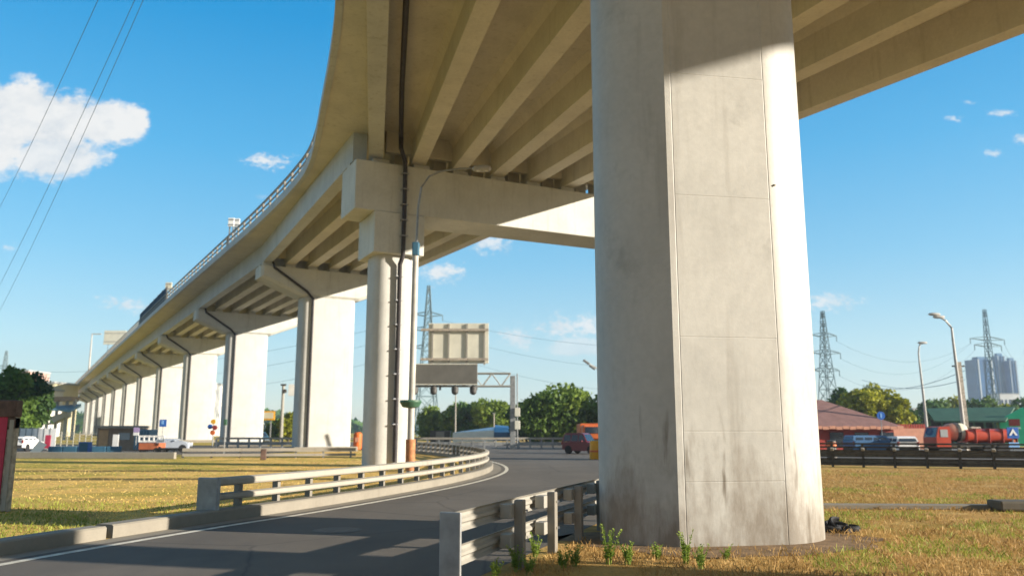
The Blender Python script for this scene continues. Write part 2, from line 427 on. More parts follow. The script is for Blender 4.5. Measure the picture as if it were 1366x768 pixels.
# deck edges
tipL = [(3.4, -16), (.6, -2), (-2.5, 12), (-4.6, 20.2), (-6.05, 26.9), (-7.1, 30.9), (-8.75, 36.4), (-11.4, 44.8), (-14.0, 50.4), (-19.5, 60.2), (-27.2, 73.1), (-43.2, 99.9)]
tipL += [tuple(np.array((-43.2, 99.9))+U*29.5*j) for j in range(1, 11)]
tipL = [p for p in smooth_path(tipL, 6) if p[1] < Fk(NB)[1]-.6]
by = [bents_in.get(k, bents_out.get(k))[0][1] for k in range(NB+1)]
rx = [bents_in.get(k, bents_out.get(k))[6] for k in range(NB+1)]
rdir = []
for k in range(NB+1):
    p = rx[max(k-1, 0)]; q = rx[min(k+1, NB)]; d = (q-p)/np.linalg.norm(q-p); rdir.append(np.array((d[1], -d[0])))
tr = [rx[k]+rdir[k]*1.9 for k in range(NB+1)]
tipR = []
for x, y in tipL:
    t = np.interp(y, by, range(NB+1)); k = min(int(t), NB-1); f = t-k
    tipR.append(tuple(tr[k]*(1-f)+tr[k+1]*f))
sl = MB(); rings = []
for l, r in zip(tipL, tipR):
    l = np.array(l); r = np.array(r); n = (r-l)/np.linalg.norm(r-l)
    q = [l, l+n*1.25, r-n*1.25, r]
    rings.append([loc((*l, 16.86)), loc((*q[1], ZG1-.003)), loc((*q[2], ZG1-.003)), loc((*r, 16.86)), loc((*r, ZS)), loc((*l, ZS))])
sl.loft(rings); sl.build('deck_slab', 'soffit_concrete', via)
for pts in (tipL, tipR[::-1]):
    MB().sweep([loc((*p, 0)) for p in pts], [(-.28, 16.80), (-.28, 17.36), (-.22, 17.42), (.06, 17.42), (.12, 17.36), (.12, ZS+.004), (-.004, ZS+.004), (-.004, 16.80)]).build('edge_beam', 'edge_concrete', via)
rail = MB().sweep([loc((*p, 0)) for p in tipL], [(-.14, 18.22), (-.14, 18.36), (-.02, 18.36), (-.02, 18.22)])
rail = rail.build('railing', 'post_steel', via)
MB().sweep([loc((*p, 0)) for p in tipL], [(-.12, 17.80), (-.12, 17.92), (-.04, 17.92), (-.04, 17.80)]).build('rail', 'post_steel', rail)
pm = MB().box((0, 0, 17.82), (.20, .12, .84)).build('post', 'post_steel', rail); first = True; rest = MB(); cnt = 0
for (x, y), a in resample(tipL, 2.1):
    if y < 6: continue
    cnt += 1
    p = loc((x+.08*math.sin(a), y-.08*math.cos(a), 0))
    p = (x-base.x-.08*math.sin(a), y-base.y+.08*math.cos(a), 0)
    if cnt <= 98:
        o = pm if first else pm.copy()
        if not first: COL.objects.link(o)
        first = False; o.location = p; o.rotation_euler = (0, 0, a)
    else: rest.box((p[0], p[1], 17.82), (.14, .10, .84), a)
tag(rest.build('post', 'post_steel', rail), kind='stuff')

# piers ------------------------------------------------------------
def shaft_rings(poly, zs, pinch=None):
    return [[(x*s, y*s, z) for x, y in poly] for z, s in zs]
def girder_bearings(parent, pts, o, ang, w=.85):
    ca, sa = math.cos(-ang), math.sin(-ang)
    for p in pts:
        d = p-o; x = d[0]*ca-d[1]*sa; y = d[0]*sa+d[1]*ca
        MB().box((x, y-.62, 15.045), (w, .55, .30)).build('bearing_block', 'beam_concrete', parent)
# the big foreground pier
pl = thing('bridge_pier', 'huge pale round-sided concrete pier with stained front panel standing in dry grass', 'pier', (3.225, 13.55, 0), R(10))
def big_poly(inset=0.0):
    L, r, gx, gd = 3.70, .94, .80, .005
    front = -r
    pts = []
    seg = 14
    # front panel with a groove at each side, left end round, back, right end round
    xs = [(-gx-.022, front-.0), (-gx-.011, front+gd), (-gx, front+.0), (-gx+.001, front+inset), (gx-.001, front+inset), (gx, front), (gx+.011, front+gd), (gx+.022, front)]
    pts += xs
    # each end leaves the flat front at a blunt crease just outside the groove and rounds off to the side
    xs_ = gx+.12; a0 = R(27); P0 = np.array((xs_, -r)); P1 = P0+.45*np.array((math.cos(a0), math.sin(a0))); P2 = np.array((L/2, -.45)); P3 = np.array((L/2, 0.0))
    quarter = []; left = []
    for k in range(seg+1):
        t = k/seg; q = (1-t)**3*P0+3*(1-t)**2*t*P1+3*(1-t)*t*t*P2+t**3*P3; left.append((q[0], q[1]))
    P0 = np.array((gx+.04, -r)); P1 = P0+.62*np.array((math.cos(R(9)), math.sin(R(9))))
    for k in range(seg+1):
        t = k/seg; q = (1-t)**3*P0+3*(1-t)**2*t*P1+3*(1-t)*t*t*P2+t**3*P3; quarter.append((q[0], q[1]))
    pts += quarter+[(x, -y) for x, y in quarter[-2::-1]]
    pts += [(-x, -y) for x, y in left]+[(-x, y) for x, y in left[-2::-1]]
    return pts
big = MB(); zs = [0, .98, .99, 1.0, 1.01, 1.02]
joints = [.94, 1.69, 3.13, 5.4, 7.46, 9.6]
levels = [(-.15, 0)]
for j in joints: levels += [(j-.012, 0), (j-.004, .0035), (j+.004, .0035), (j+.012, 0)]
levels += [(12.4, 0)]
big.loft([[(x, y, z) for x, y in big_poly(i)] for z, i in levels])
big.build('shaft', 'pier_concrete', pl, 12)
cp = MB(); cp.prism_y([(-6.5, 14.9), (6.5, 14.9), (6.5, 14.0), (2.3, 12.4), (-2.3, 12.4), (-6.5, 14.0)], -1.2, 1.2); cp.build('cap_beam', 'beam_concrete', pl)
MB().tube([(.915, -.905, 5.66), (.915, -.955, 5.64)], .016, 6).build('tie_hook', 'post_steel', pl)
# unseen pier added right of view to cast a shadow band on the road
p2 = thing('bridge_pier', 'unseen pale concrete pier added right of the view, casting a shadow band on the road', 'pier', (16.6, 6.1, 0), R(7))
MB().prism(rrect(1.45, 1.45, .65), -.1, 12.4).build('shaft', 'pier_concrete', p2, 35)
cp = MB(); cp.prism_y([(-7, 14.9), (9, 14.9), (9, 14.0), (2.3, 12.4), (-2.3, 12.4), (-7, 14.0)], -1.2, 1.2); cp.build('cap_beam', 'beam_concrete', p2)

# portal bent beside the lamp post
p = thing('bridge_pier', 'slim rounded concrete pier with square capital and black drainpipe under the long crossbeam', 'pier', (*C2, 0), A2)
for x in (0, 17.6):
    MB().prism(rrect(2.05, 2.05, .62), 0, 10.3).build('shaft', 'wall_pier_concrete', p, 35)if x == 0 else MB().prism([(x+a, b) for a, b in rrect(2.05, 2.05, .62)], 0, 10.3).build('shaft', 'wall_pier_concrete', p, 35)
    MB().box((x, 0, 11.335), (2.6, 2.75, 2.06), 0, .03).build('capital', 'beam_concrete', p)
MB().box((8.6, 0, 13.64), (21.8, 2.6, 2.52), 0, .04).build('cap_beam', 'beam_concrete', p)
girder_bearings(p, bents_in[2], C2, A2); girder_bearings(p, [q+np.array((-math.sin(A2), math.cos(A2)))*1.24 for q in bents_out[2]], C2, A2)
def to_local(q, o, ang):
    d = (q[0]-o[0], q[1]-o[1]); ca, sa = math.cos(-ang), math.sin(-ang)
    return (d[0]*ca-d[1]*sa, d[0]*sa+d[1]*ca, q[2])
path = [to_local((-3.05, 22, 16.2), C2, A2), to_local((-4.75, 33, 16.15), C2, A2), to_local((-5.35, 37.3, 16.1), C2, A2), to_local((-5.45, 38.0, 15.9), C2, A2), to_local((-5.45, 38.1, 15.35), C2, A2), (.12, -1.62, 15.0), (.18, -1.5, 14.7), (.18, -1.5, 12.2), (.16, -1.5, 10.2), (.1, -1.24, 9.8), (.1, -1.19, .2)]
dp = MB().tube(path, .115, 10).build('drain_pipe', 'dark_pipe', p, 40)
for z in (14.4, 13.6, 12.8, 12.0, 11.2): MB().box((.18, -1.43, z), (.36, .38, .05)).build('pipe_clamp', 'pipe_clamp', dp)
for z in (9.2, 8.0, 6.8, 5.6, 4.4, 3.2, 2.0): MB().box((.1, -1.13, z), (.36, .34, .05)).build('pipe_clamp', 'pipe_clamp', dp)

ordinal = ['', 'second ', 'third ', 'fourth ', 'fifth ', 'sixth ', 'seventh ', 'eighth ', 'ninth ', 'tenth ', 'eleventh ', 'twelfth ']
def wall_pier(c):
    p = thing('bridge_pier', 'x', 'pier', (*c, 0), HD, 'hammerhead piers of the viaduct')
    MB().prism(rrect(4.5, 2.2, .5, 4), 0, 12.6).build('shaft', 'wall_pier_concrete', p, 40)
    m = MB(); m.prism_y([(-5.85, 14.9), (5.85, 14.9), (5.85, 13.95), (2.5, 12.6), (-2.5, 12.6), (-5.85, 13.95)], -1.15, 1.15)
    bmesh.ops.bevel(m.bm, geom=[e for e in m.bm.edges if abs(e.verts[0].co.y-e.verts[1].co.y) < .01 and min(e.verts[0].co.z, e.verts[1].co.z) < 14.5], offset=.22, segments=1, affect='EDGES')
    m.build('cap_beam', 'beam_concrete', p)
    MB().box((0, 0, .2), (5.3, 3.0, .4), 0, .05).build('plinth', 'kerb_concrete', p)
    dp = MB().tube([(-5.0, -1.2, 16.3), (-5.0, -1.25, 15.2), (-4.85, -1.27, 14.75), (-2.1, -1.27, 13.0), (-1.55, -1.25, 12.4), (-1.55, -1.22, .4)], .11, 8).build('drain_pipe', 'dark_pipe', p, 40)
    for sgn in (-1, 1):
        for i in range(7): MB().box((-5.25+1.85*i-.03, sgn*.58, 15.045), (.8, .5, .3)).build('bearing_block', 'beam_concrete', p)
    return p
wp = None
for k in range(3, NB+1):
    c = Fk(k)+N*5.62
    o = wall_pier(c) if wp is None else copy_tree(wp)
    if wp is None: wp = o
    o.location = (*c, 0)
    tag(o, 'wide hammerhead wall pier, %s in the row beyond the square capital pier' % (ordinal[k-3].strip() or 'nearest'))

# ------------------------------------------------------------------ things on the deck
def edge_at(y):
    for a, b in zip(tipL[:-1], tipL[1:]):
        if a[1] <= y <= b[1]:
            t = (y-a[1])/(b[1]-a[1]); return (a[0]+(b[0]-a[0])*t, y)
ns = thing('noise_barrier', 'dark blue screen panels standing on the edge of the viaduct deck', 'noise barrier', (*edge_at(99), 17.42), PI/2+HD)
for i in range(7):
    MB().box((2+i*4, .05, .95), (3.86, .08, 1.7)).build('panel', 'screen_blue', ns)
    MB().box((i*4, .05, .95), (.13, .14, 1.9)).build('post', 'dark_steel', ns)
def deck_sign(name, label, y, px, py, w, h, post=True, group=None, mat='board_back', back=0):
    q = edge_at(y); x, yy, z = aty(px, py, y)
    t = thing(name, label, 'sign', (x, y, 17.05), 0, group)
    MB().box((0, 0, z-17.05), (w, .12, h), 0, .01).build('board', mat, t)
    for s in (-.3, .3):
        MB().box((s*w, .14, (z-17.05)/2+h*.2), (.10, .10, (z-17.05)+h*.4)).build('post', 'grey_steel', t)
    for s in (-.3, .3): MB().box((0, -.075, z-17.05+s*h), (w*.98, .03, .10)).build('stiffener', 'grey_steel', t)
    return t
deck_sign('road_sign', 'large pale green road sign seen from behind above the far viaduct railing', 168, 153.5, 450, 4.6, 2.9)
deck_sign('road_sign', 'small white sign back on the viaduct railing, left one of the close pair', 68, 308.5, 296.5, .5, .75, mat='white_paint')
deck_sign('road_sign', 'small white sign back on the viaduct railing, right one of the close pair', 68.6, 316, 297, .5, .72, mat='white_paint')
deck_sign('road_sign', 'small cream sign back rising just beyond the blue screen panels', 100.5, 225, 382, .8, 1.0, mat='cream_paint')
x, y, z = aty(123, 445, 243)
lp = thing('street_lamp', 'thin grey lamp pole standing on the far end of the viaduct', 'street lamp', (x, 243, 17.0))
MB().tube([(0, 0, 0), (0, 0, 13.4)], .30, 8, .17).build('pole', 'lamp_steel', lp)
MB().box((1.4, 0, 13.3), (2.8, .3, .3)).build('lamp_head', 'lamp_steel', lp)

# ------------------------------------------------------------------ guard rails
W = [(0, 0), (.045, .03), (.045, .075), (.008, .10), (.008, .125), (.045, .15), (.045, .195), (0, .225), (-.012, .225), (.03, .19), (.03, .155), (-.006, .13), (-.006, .095), (.03, .07), (.03, .035), (-.012, 0)]
gl = thing('guard_rail', 'pale two-rail guard rail curving along the left kerb, grey at its blunt end', 'guard rail', (-5.8, 16.4, 0))
gpath = [((x-.36*math.sin(a)*-1*-1, y), a) for (x, y), a in resample(KERB, .5)]
gpath = []
for (x, y), a in resample(KERB, .5):
    if 15.6 <= y <= 66: gpath.append((x+.30*math.cos(a+PI/2), y+.30*math.sin(a+PI/2), 0))
gb = Vector((-5.8, 16.4, 0))
gloc = [(q[0]-gb.x, q[1]-gb.y, 0) for q in gpath]
beam = lambda z0, z1: [(.10, z0+.02), (.12, z0+.05), (.12, z1-.05), (.10, z1-.02), (-.02, z1), (-.06, z1), (-.06, z0), (-.02, z0)]
for z0, z1 in ((.36, .50), (.63, .80)): MB().sweep(gloc, beam(z0, z1)).build('rail', 'rail_concrete', gl)
for i, (q, a) in enumerate(resample([(q[0], q[1]) for q in gloc], 1.25, .9)):
    MB().box((q[0]+.13*math.cos(a+PI/2), q[1]+.13*math.sin(a+PI/2), .495), (.10, .14, .58), a).build('post', 'post_steel', gl)
a0 = math.atan2(gloc[2][1]-gloc[0][1], gloc[2][0]-gloc[0][0])
MB().box((gloc[0][0]-.06*math.cos(a0), gloc[0][1]-.06*math.sin(a0), .50), (.10, .50, .62), a0, .02).build('end_plate', 'grey_steel', gl)

gr = thing('guard_rail', 'short two-rail steel guard rail with square posts between road and big pier', 'guard rail', (-.62, 9.0, 0))
rp = [(-.74, 9.0), (-.1, 10.9), (.62, 12.9), (1.35, 14.9), (2.7, 18.6), (4.6, 23.6)]
gd = math.atan2(5.9, 2.09)
rloc = [(x+.74, y-9.0, 0) for x, y in rp]
for z in (.24, .60): MB().sweep(rloc, [(-o-.06, z+h) for o, h in W]).build('rail', 'dull_steel', gr)
for i, (q, a) in enumerate(resample([(x, y) for x, y, _ in rloc], 1.42, 1.75)):
    s = a-PI/2
    po = MB().box((q[0]+.17*math.cos(s), q[1]+.17*math.sin(s), .40), (.13, .12, .88), a, .012).build('post', 'post_steel', gr)
    for z in (.35, .71): MB().box((q[0]+.05*math.cos(s)-.12*math.cos(a), q[1]+.05*math.sin(s)-.12*math.sin(a), z), (.20, .14, .17), a, .01).build('spacer', 'dull_steel', po)
for q, a in resample([(x, y) for x, y, _ in rloc], 1.42, 1.75)[:6]:
    for z in (.35, .71):
        MB().lathe([(.002, -.012), (.016, -.012), (.016, .012), (.002, .012)], (q[0]+.262*math.cos(a-PI/2), q[1]+.262*math.sin(a-PI/2), z), 8, 'Y').build('bolt', 'pipe_clamp', gr)
MB().box((-.03, -.10, .42), (.26, .035, .86), R(-26), .012).build('end_plate', 'grey_steel', gr)

dr = thing('guard_rail', 'long dark steel barrier with upper pipe rails crossing the dry verge on the right', 'guard rail', (9.0, 42.0, 0))
dpth = [(0, 0, 0), (6, -2.3, 0), (13.7, -5.2, 0), (24, -9.0, 0), (36, -13.4, 0)]
for z in (.08, .47): MB().sweep(dpth, [(-o*1.6-.06, z+h*1.5) for o, h in W]).build('rail', 'barrier_steel', dr)
for z in (.93, 1.09): MB().tube([(x, y, z) for x, y, _ in dpth], .045, 6).build('pipe_rail', 'dark_steel', dr)
for (q, a) in resample([(x, y) for x, y, _ in dpth], 1.35):
    s = a-PI/2
    po = MB().box((q[0]+.02*math.cos(s), q[1]+.02*math.sin(s), .55), (.11, .11, 1.1), a).build('post', 'dark_steel', dr)
    MB().box((q[0]+.12*math.cos(s), q[1]+.12*math.sin(s), .84), (.15, .18, .12), a+R(0), .02, R(25)).build('bracket', 'rail_concrete', po)
ff = thing('guard_rail', 'grey barrier with close posts across the far side of the road before the trees', 'guard rail', (-15, 80, 0))
fpth = [(-14, 1, 0), (0, 0, 0), (12, -.6, 0), (24, 0, 0), (36, 2, 0)]
MB().sweep(fpth, [(-.12, .86), (-.12, 1.05), (.12, 1.05), (.12, .86)]).build('rail', 'rail_concrete', ff)
MB().sweep(fpth, [(-.06, .30), (-.06, .62), (.06, .62), (.06, .30)]).build('rail', 'grey_steel', ff)
for i, (q, a) in enumerate(resample([(x, y) for x, y, _ in fpth], 1.1)): 
    if i < 96: MB().box((q[0], q[1], .43), (.16, .16, .86), a).build('post', 'grey_steel', ff)

# low wall and railing behind the lawn
lw = thing('low_wall', 'low weathered concrete wall along the back of the lawn', 'wall', (-29, 50.6, 0))
MB().box((-6.5, 1.0, .20), (30, .3, .40), R(-4), .03).build('wall', 'low_wall_concrete', lw)
lr = thing('guard_rail', 'light grey guard rail along the lawn edge before the wide piers', 'guard rail', (-20.5, 51.5, 0))
MB().sweep([(0, 0, 0), (5.5, .6, 0), (10.5, 1.5, 0)], [(-.05, .42), (-.05, .62), (.05, .62), (.05, .42)]).build('rail', 'rail_concrete', lr)
MB().sweep([(0, 0, 0), (5.5, .6, 0), (10.5, 1.5, 0)], [(-.04, .12), (-.04, .28), (.04, .28), (.04, .12)]).build('rail', 'rail_concrete', lr)
for i in range(7): MB().box((i*1.7, .13+i*.21, .31), (.1, .1, .62)).build('post', 'grey_steel', lr)
x, y = at(351, 614)
tag(MB().box((x, y, .35), (.30, .30, .62), .2, .03).build('bollard', 'wood_dark'), 'stubby dark brown post on the lawn edge before the wide piers', 'bollard')

# ------------------------------------------------------------------ lamp post beside the square-capital pier
x, y, z = aty(549, 560, 34)
lp = thing('street_lamp', 'tall pale lamp post with curved arm, green bowl and rusty foot beside the capital pier', 'street lamp', (x, 34, 0))
MB().tube([(-.02, 0, 0), (-.02, 0, 2.2), (.03, 0, 9.2)], .15, 12, .13).build('pole', 'lamp_steel', lp, 40)
MB().tube([(-.02, 0, .1), (-.02, 0, 1.35)], .2, 12).build('sleeve', 'rust_paint', lp, 40)
MB().tube([(.03, 0, 9.2), (.06, 0, 9.7), (.10, 0, 11.2), (.22, 0, 12.1), (.55, 0, 12.6), (1.1, 0, 12.83), (1.9, 0, 12.95), (2.5, 0, 12.95)], .055, 8, .035).build('arm', 'grey_steel', lp, 40)
MB().box((.03, 0, 9.35), (.3, .3, .6), 0, .05).build('collar', 'teal_paint', lp)
lh = MB().lathe([(.02, 0), (.13, .1), (.17, .45), (.15, .75), (.05, .85)], (2.4, 0, 12.95), 12, 'X').build('lamp_head', 'lamp_steel', lp, 40)
MB().box((2.85, 0, 12.84), (.5, .2, .06), 0, .02).build('diffuser', 'white_paint', lh)
MB().lathe([(.16, 2.62), (.34, 2.66), (.46, 2.86), (.44, 2.94), (.16, 2.92)], (-.05, 0, 0), 20).build('bowl', 'bowl_green', lp, 40)

# right-hand street lamps
def street_lamp(label, px, py_base_Y, top, head_px, r=.14):
    Y = py_base_Y; x, _, _ = aty(px, 560, Y); _, _, zt = aty(px, top, Y); hx = aty(head_px, top, Y)[0]-x
    t = thing('street_lamp', label, 'street lamp', (x, Y, 0))
    lean = -.02*zt
    s = 1 if hx > 0 else -1; a = abs(hx)
    MB().tube([(0, 0, 0), (lean*.5, 0, zt*.5), (lean, 0, zt*.82)], r, 10, r*.6).build('pole', 'lamp_steel', t, 40)
    MB().tube([(lean, 0, zt*.82), (lean*1.05, 0, zt*.90), (lean+s*.3*a, 0, zt*.955), (lean+s*.62*a, 0, zt*.98), (hx, 0, zt)], r*.6, 8, r*.4).build('arm', 'lamp_steel', t, 40)
    for q in ((hx, 0, zt), (lean+s*.62*a, 0, zt*.98)) if a > 1.2 else ((hx, 0, zt),):
        MB().lathe([(.02, -.48), (.10, -.35), (.125, 0), (.09, .3), (.03, .4)], q, 10, 'X').build('lamp_head', 'lamp_steel', t, 40)
    return t
street_lamp('tall street lamp with curved arm and two heads before the green building', 1285, 58, 419, 1247)
street_lamp('slim street lamp with a short arm between the pink wall and the red truck', 1236, 72, 457, 1231, .13)
x, _, _ = aty(1287, 560, 59)
up = thing('utility_pole', 'plain square concrete pole standing close beside the tall two-headed street lamp', 'pole', (x, 59, 0))
MB().loft([[(a*.20, b*.20, 0) for a, b in ((-1, -1), (1, -1), (1, 1), (-1, 1))], [(a*.15-.1, b*.15, 6.6) for a, b in ((-1, -1), (1, -1), (1, 1), (-1, 1))]]).build('pole', 'wood_worn', up)
MB().box((-.1, 0, 6.3), (.9, .1, .1)).build('crossarm', 'dark_steel', up)
x, _, z = aty(783, 484, 62)
t = thing('street_lamp', 'double lamp head just showing beside the left side of the big pier', 'street lamp', (x+1.4, 62, 0))
MB().tube([(0, 0, 0), (0, 0, z-1)], .11, 8, .07).build('pole', 'lamp_steel', t)
MB().tube([(0, 0, z-1), (-.3, 0, z-.6), (-1.5, 0, z+.1)], .05, 6).build('arm', 'lamp_steel', t)
for q in ((-1.45, 0, z+.08), (-1.0, 0, z-.32)): MB().box(q, (.55, .25, .18), 0, .04, 0, R(35)).build('lamp_head', 'grey_steel', t)

# ------------------------------------------------------------------ gantry with sign backs
GY = 77
def gx(px): return aty(px, 500, GY)[0]
def gz(py): return aty(683, py, GY)[2]
t = thing('sign_gantry', 'lattice road gantry spanning the road beyond the lamp post', 'gantry', (gx(683), GY, 0))
ox = gx(683)
for px in (684, 505):
    X = gx(px)-ox
    MB().box((X, 0, gz(501)/2), (.5, .5, gz(501)), 0, .03).build('post', 'grey_steel', t)
tr = MB(); zb, zt = gz(515), gz(498); xl, xr = gx(506)-ox, gx(681)-ox
for yy in (-.5, .5):
    for z in (zb, zt): tr.tube([(xl, yy, z), (xr, yy, z)], .075, 6)
    n = 14
    for i in range(n):
        a = xl+(xr-xl)*i/n; b = xl+(xr-xl)*(i+1)/n
        tr.tube([(a, yy, zb if i % 2 else zt), (b, yy, zt if i % 2 else zb)], .045, 5)
for i in range(15):
    a = xl+(xr-xl)*i/14; tr.tube([(a, -.5, zt), (a, .5, zt)], .04, 5); tr.tube([(a, -.5, zb), (a, .5, zb)], .04, 5)
tr.build('truss', 'dull_steel', t)
MB().tube([(gx(690)-ox, 0, 0), (gx(690)-ox, 0, 7)], .06, 6).build('conduit', 'grey_steel', t)
for i, z in enumerate((2.2, 3.4)): MB().box((.5, -.35, z), (.5, .3, .8), 0, .03).build('control_box', 'board_back', t)
sb = thing('road_sign', 'large cream road sign seen from behind on top of the gantry with bracing bars', 'sign', (gx(612), GY-.85, gz(459)))
w = gx(652)-gx(572); h = gz(432)-gz(485)
MB().box((0, 0, 0), (w, .08, h), 0, .02).build('board', 'board_back', sb)
for s in (-.43, -.16, .14, .43): MB().box((s*w, -.10, -.1), (.16, .12, h*1.02)).build('stiffener', 'dull_steel', sb)
for s in (-.40, .33): MB().box((-.35, -.24, s*h), (w*1.12, .14, .22)).build('crossbar', 'wood_worn', sb)
for s in (-.3, .3): MB().box((s*w, .3, -h*.75), (.2, .2, h*.8)).build('mount', 'grey_steel', sb)
lb = thing('display_board', 'wide dark grey electronic sign back hung on the gantry below the cream sign', 'sign', (gx(595), GY-.95, gz(500)))
w = gx(637)-gx(552); h = gz(486)-gz(514)
MB().box((0, 0, 0), (w, .35, h), 0, .03).build('cabinet', 'led_dark', lb)
MB().box((0, -.19, h*.5-.05), (w, .03, .08)).build('trim', 'board_back', lb); MB().box((0, -.19, -h*.5+.05), (w, .03, .08)).build('trim', 'board_back', lb)
cam0 = None
for i, px in enumerate((555, 580, 608, 632)):
    pos = (gx(px), GY-.9, gz(518))
    if cam0 is None:
        cam0 = thing('traffic_camera', 'x', 'camera', pos, 0, 'traffic cameras under the gantry board')
        MB().box((0, 0, .15), (.1, .1, .5)).build('bracket', 'dark_steel', cam0)
        MB().lathe([(.12, -.5), (.3, -.35), (.34, .1), (.2, .3)], (0, 0, -.12), 12).build('housing', 'dark_steel', cam0, 40)
        o = cam0
    else: o = copy_tree(cam0)
    o.location = pos
    tag(o, 'dark traffic camera hanging under the gantry board, %s from the lamp post' % ['first', 'second', 'third', 'fourth'][i])

# ------------------------------------------------------------------ pylons and wires
def pylon(label, px, top, Y, arms, w0):
    x, _, zt = aty(px, top, Y)
    t = thing('pylon', label, 'pylon', (x, Y, 0), .3)
    m = MB(); H = zt
    def half(z):
        k = z/H
        return w0*(1-k)**1.15*.5+.35 if k < .62 else w0*(.38**1.15)*.5+.35-(k-.62)/.38*(w0*(.38**1.15)*.5)
    lv = [H*k for k in (0, .14, .26, .37, .47, .56, .64, .71, .78, .85, .92, 1)]
    for a, b in ((-1, -1), (1, -1), (1, 1), (-1, 1)):
        m.tube([(a*half(z), b*half(z), z) for z in lv], .17, 4, .12)
    for z0, z1 in zip(lv[:-1], lv[1:]):
        h0, h1 = half(z0), half(z1)
        for f in range(4):
            c0 = [(-1, -1), (1, -1), (1, 1), (-1, 1)][f]; c1 = [(-1, -1), (1, -1), (1, 1), (-1, 1)][(f+1) % 4]
            m.tube([(c0[0]*h0, c0[1]*h0, z0), (c1[0]*h1, c1[1]*h1, z1)], .09, 4)
            m.tube([(c1[0]*h0, c1[1]*h0, z0), (c0[0]*h1, c0[1]*h1, z1)], .09, 4)
            m.tube([(c0[0]*h1, c0[1]*h1, z1), (c1[0]*h1, c1[1]*h1, z1)], .08, 4)
    m.build('lattice', 'pylon_steel', t)
    tips = []
    for z, L in arms:
        a = MB(); z = z*H
        for s in (-1, 1):
            for b in (-1, 1): a.tube([(s*half(z), b*half(z), z+.9), (s*L, 0, z+.15)], .10, 4); a.tube([(s*half(z), b*half(z), z-.3), (s*L, 0, z+.1)], .10, 4)
            a.tube([(s*L, 0, z+.1), (s*L, 0, z-1.6)], .12, 5)
            ca, sa = math.cos(.3), math.sin(.3)
            tips.append((x+s*L*ca, Y+s*L*sa, z-1.5))
        a.build('crossarm', 'pylon_steel', t)
    return tips
tA = pylon('tall lattice pylon beside the right edge of the big pier', 1097, 415, 240, [(.80, 4.4), (.66, 5.4), (.52, 4.6)], 4.6)
tB = pylon('tall lattice pylon standing in front of the blue tower blocks', 1313, 413, 260, [(.76, 7.0), (.71, 5.5)], 2.6)
tC = pylon('tall lattice pylon rising behind the gantry sign board', 572, 381, 240, [(.80, 4.4), (.70, 5.4), (.58, 4.6)], 6.0)
tD = pylon('small distant lattice pylon above the tree at far left', 9, 468, 330, [(.8, 3.4), (.7, 4.4), (.58, 3.6)], 5)
def wire(label, a, b, sag, r=.05, group='power lines strung across the sky'):
    a, b = Vector(a), Vector(b)
    pts = []
    for i in range(25):
        t = i/24; p = a.lerp(b, t); p.z -= sag*4*t*(1-t); pts.append(tuple(p))
    tag(MB().tube(pts, r, 5).build('power_line', 'wire'), label, 'cable', group)
for i, (p, q) in enumerate(zip(tA[1::2], tB[0:1]+tB[0:1]+tB[2:3])):
    wire('thin power line from the pylon at the big pier to the tower pylon, %s' % ['top', 'middle', 'lowest'][i], p, q, 6+i, .045)
for i, p in enumerate(tB[1::2]): wire('thin power line leaving the tower pylon to the right, %s one' % ['upper', 'lower'][i], p, (190+i*6, 300, p[2]+3), 5, .045)
for i, (p, q) in enumerate(zip(tC[1::2], tA[0::2])): wire('thin power line from the gantry pylon towards the big pier, %s' % ['top', 'middle', 'lowest'][i], p, q, 5+i*1.5, .045)
for i, (p, q) in enumerate(zip(tD[1::2], tC[0::2])): wire('faint distant power line behind the viaduct piers, %s' % ['top', 'middle', 'lowest'][i], p, q, 5+i, .045)
for i, p in enumerate(tD[1::2]): pass
for i, ((xa, ya), (xb, yb)) in enumerate((((-30, 330), (140, -20)), ((-25, 425), (189, -20)), ((-10, 432), (200, -20)))):
    wire('dark cable slanting over the cloud at upper left, %s' % ['leftmost', 'middle', 'rightmost'][i], aty(xa, ya, 75), aty(xb, yb, 26), .6, .011, 'cables slanting over the cloud')
for i, y in enumerate((500, 508)):
    wire('thin dark wire between the two right street lamps, %s one' % ['upper', 'lower'][i], aty(1150, y+14-i*16, 90), aty(1287, y-6+i*4, 59), .8, .022, 'wires by the street lamps')

# ------------------------------------------------------------------ trees
def crown_mesh(parent, lobes, n, size, mat, seed):
    rng = np.random.default_rng(seed)
    vol = np.array([l[3]*l[4]*l[5] for l in lobes]); cnt = (n*vol**.75/np.sum(vol**.75)).astype(int)
    P = []
    for (cx, cy, cz, rx_, ry_, rz_), c in zip(lobes, cnt):
        d = rng.normal(size=(c, 3)); d /= np.linalg.norm(d, axis=1)[:, None]
        rad = rng.random(c)**.33
        bumpy = 1+.16*np.sin(d[:, 0]*5+seed)*np.cos(d[:, 2]*6+seed*2)+.12*np.sin(d[:, 1]*9+d[:, 2]*7)
        rad = np.where(rng.random(c) < .75, .72+.33*rng.random(c), rad)*bumpy
        P.append(np.c_[cx+d[:, 0]*rx_*rad, cy+d[:, 1]*ry_*rad, cz+d[:, 2]*rz_*rad])
    P = np.concatenate(P); m = len(P)
    a = rng.normal(size=(m, 3)); a /= np.linalg.norm(a, axis=1)[:, None]
    b = np.cross(a, rng.normal(size=(m, 3))); b /= np.linalg.norm(b, axis=1)[:, None]
    s = size*(.55+.9*rng.random(m))[:, None]
    V = np.empty((m, 4, 3)); V[:, 0] = P-a*s; V[:, 1] = P-b*s*.62; V[:, 2] = P+a*s; V[:, 3] = P+b*s*.62
    Fc = np.arange(m*4).reshape(m, 4)
    return raw_mesh('crown', V.reshape(-1, 3).tolist(), Fc.tolist(), mat, parent)
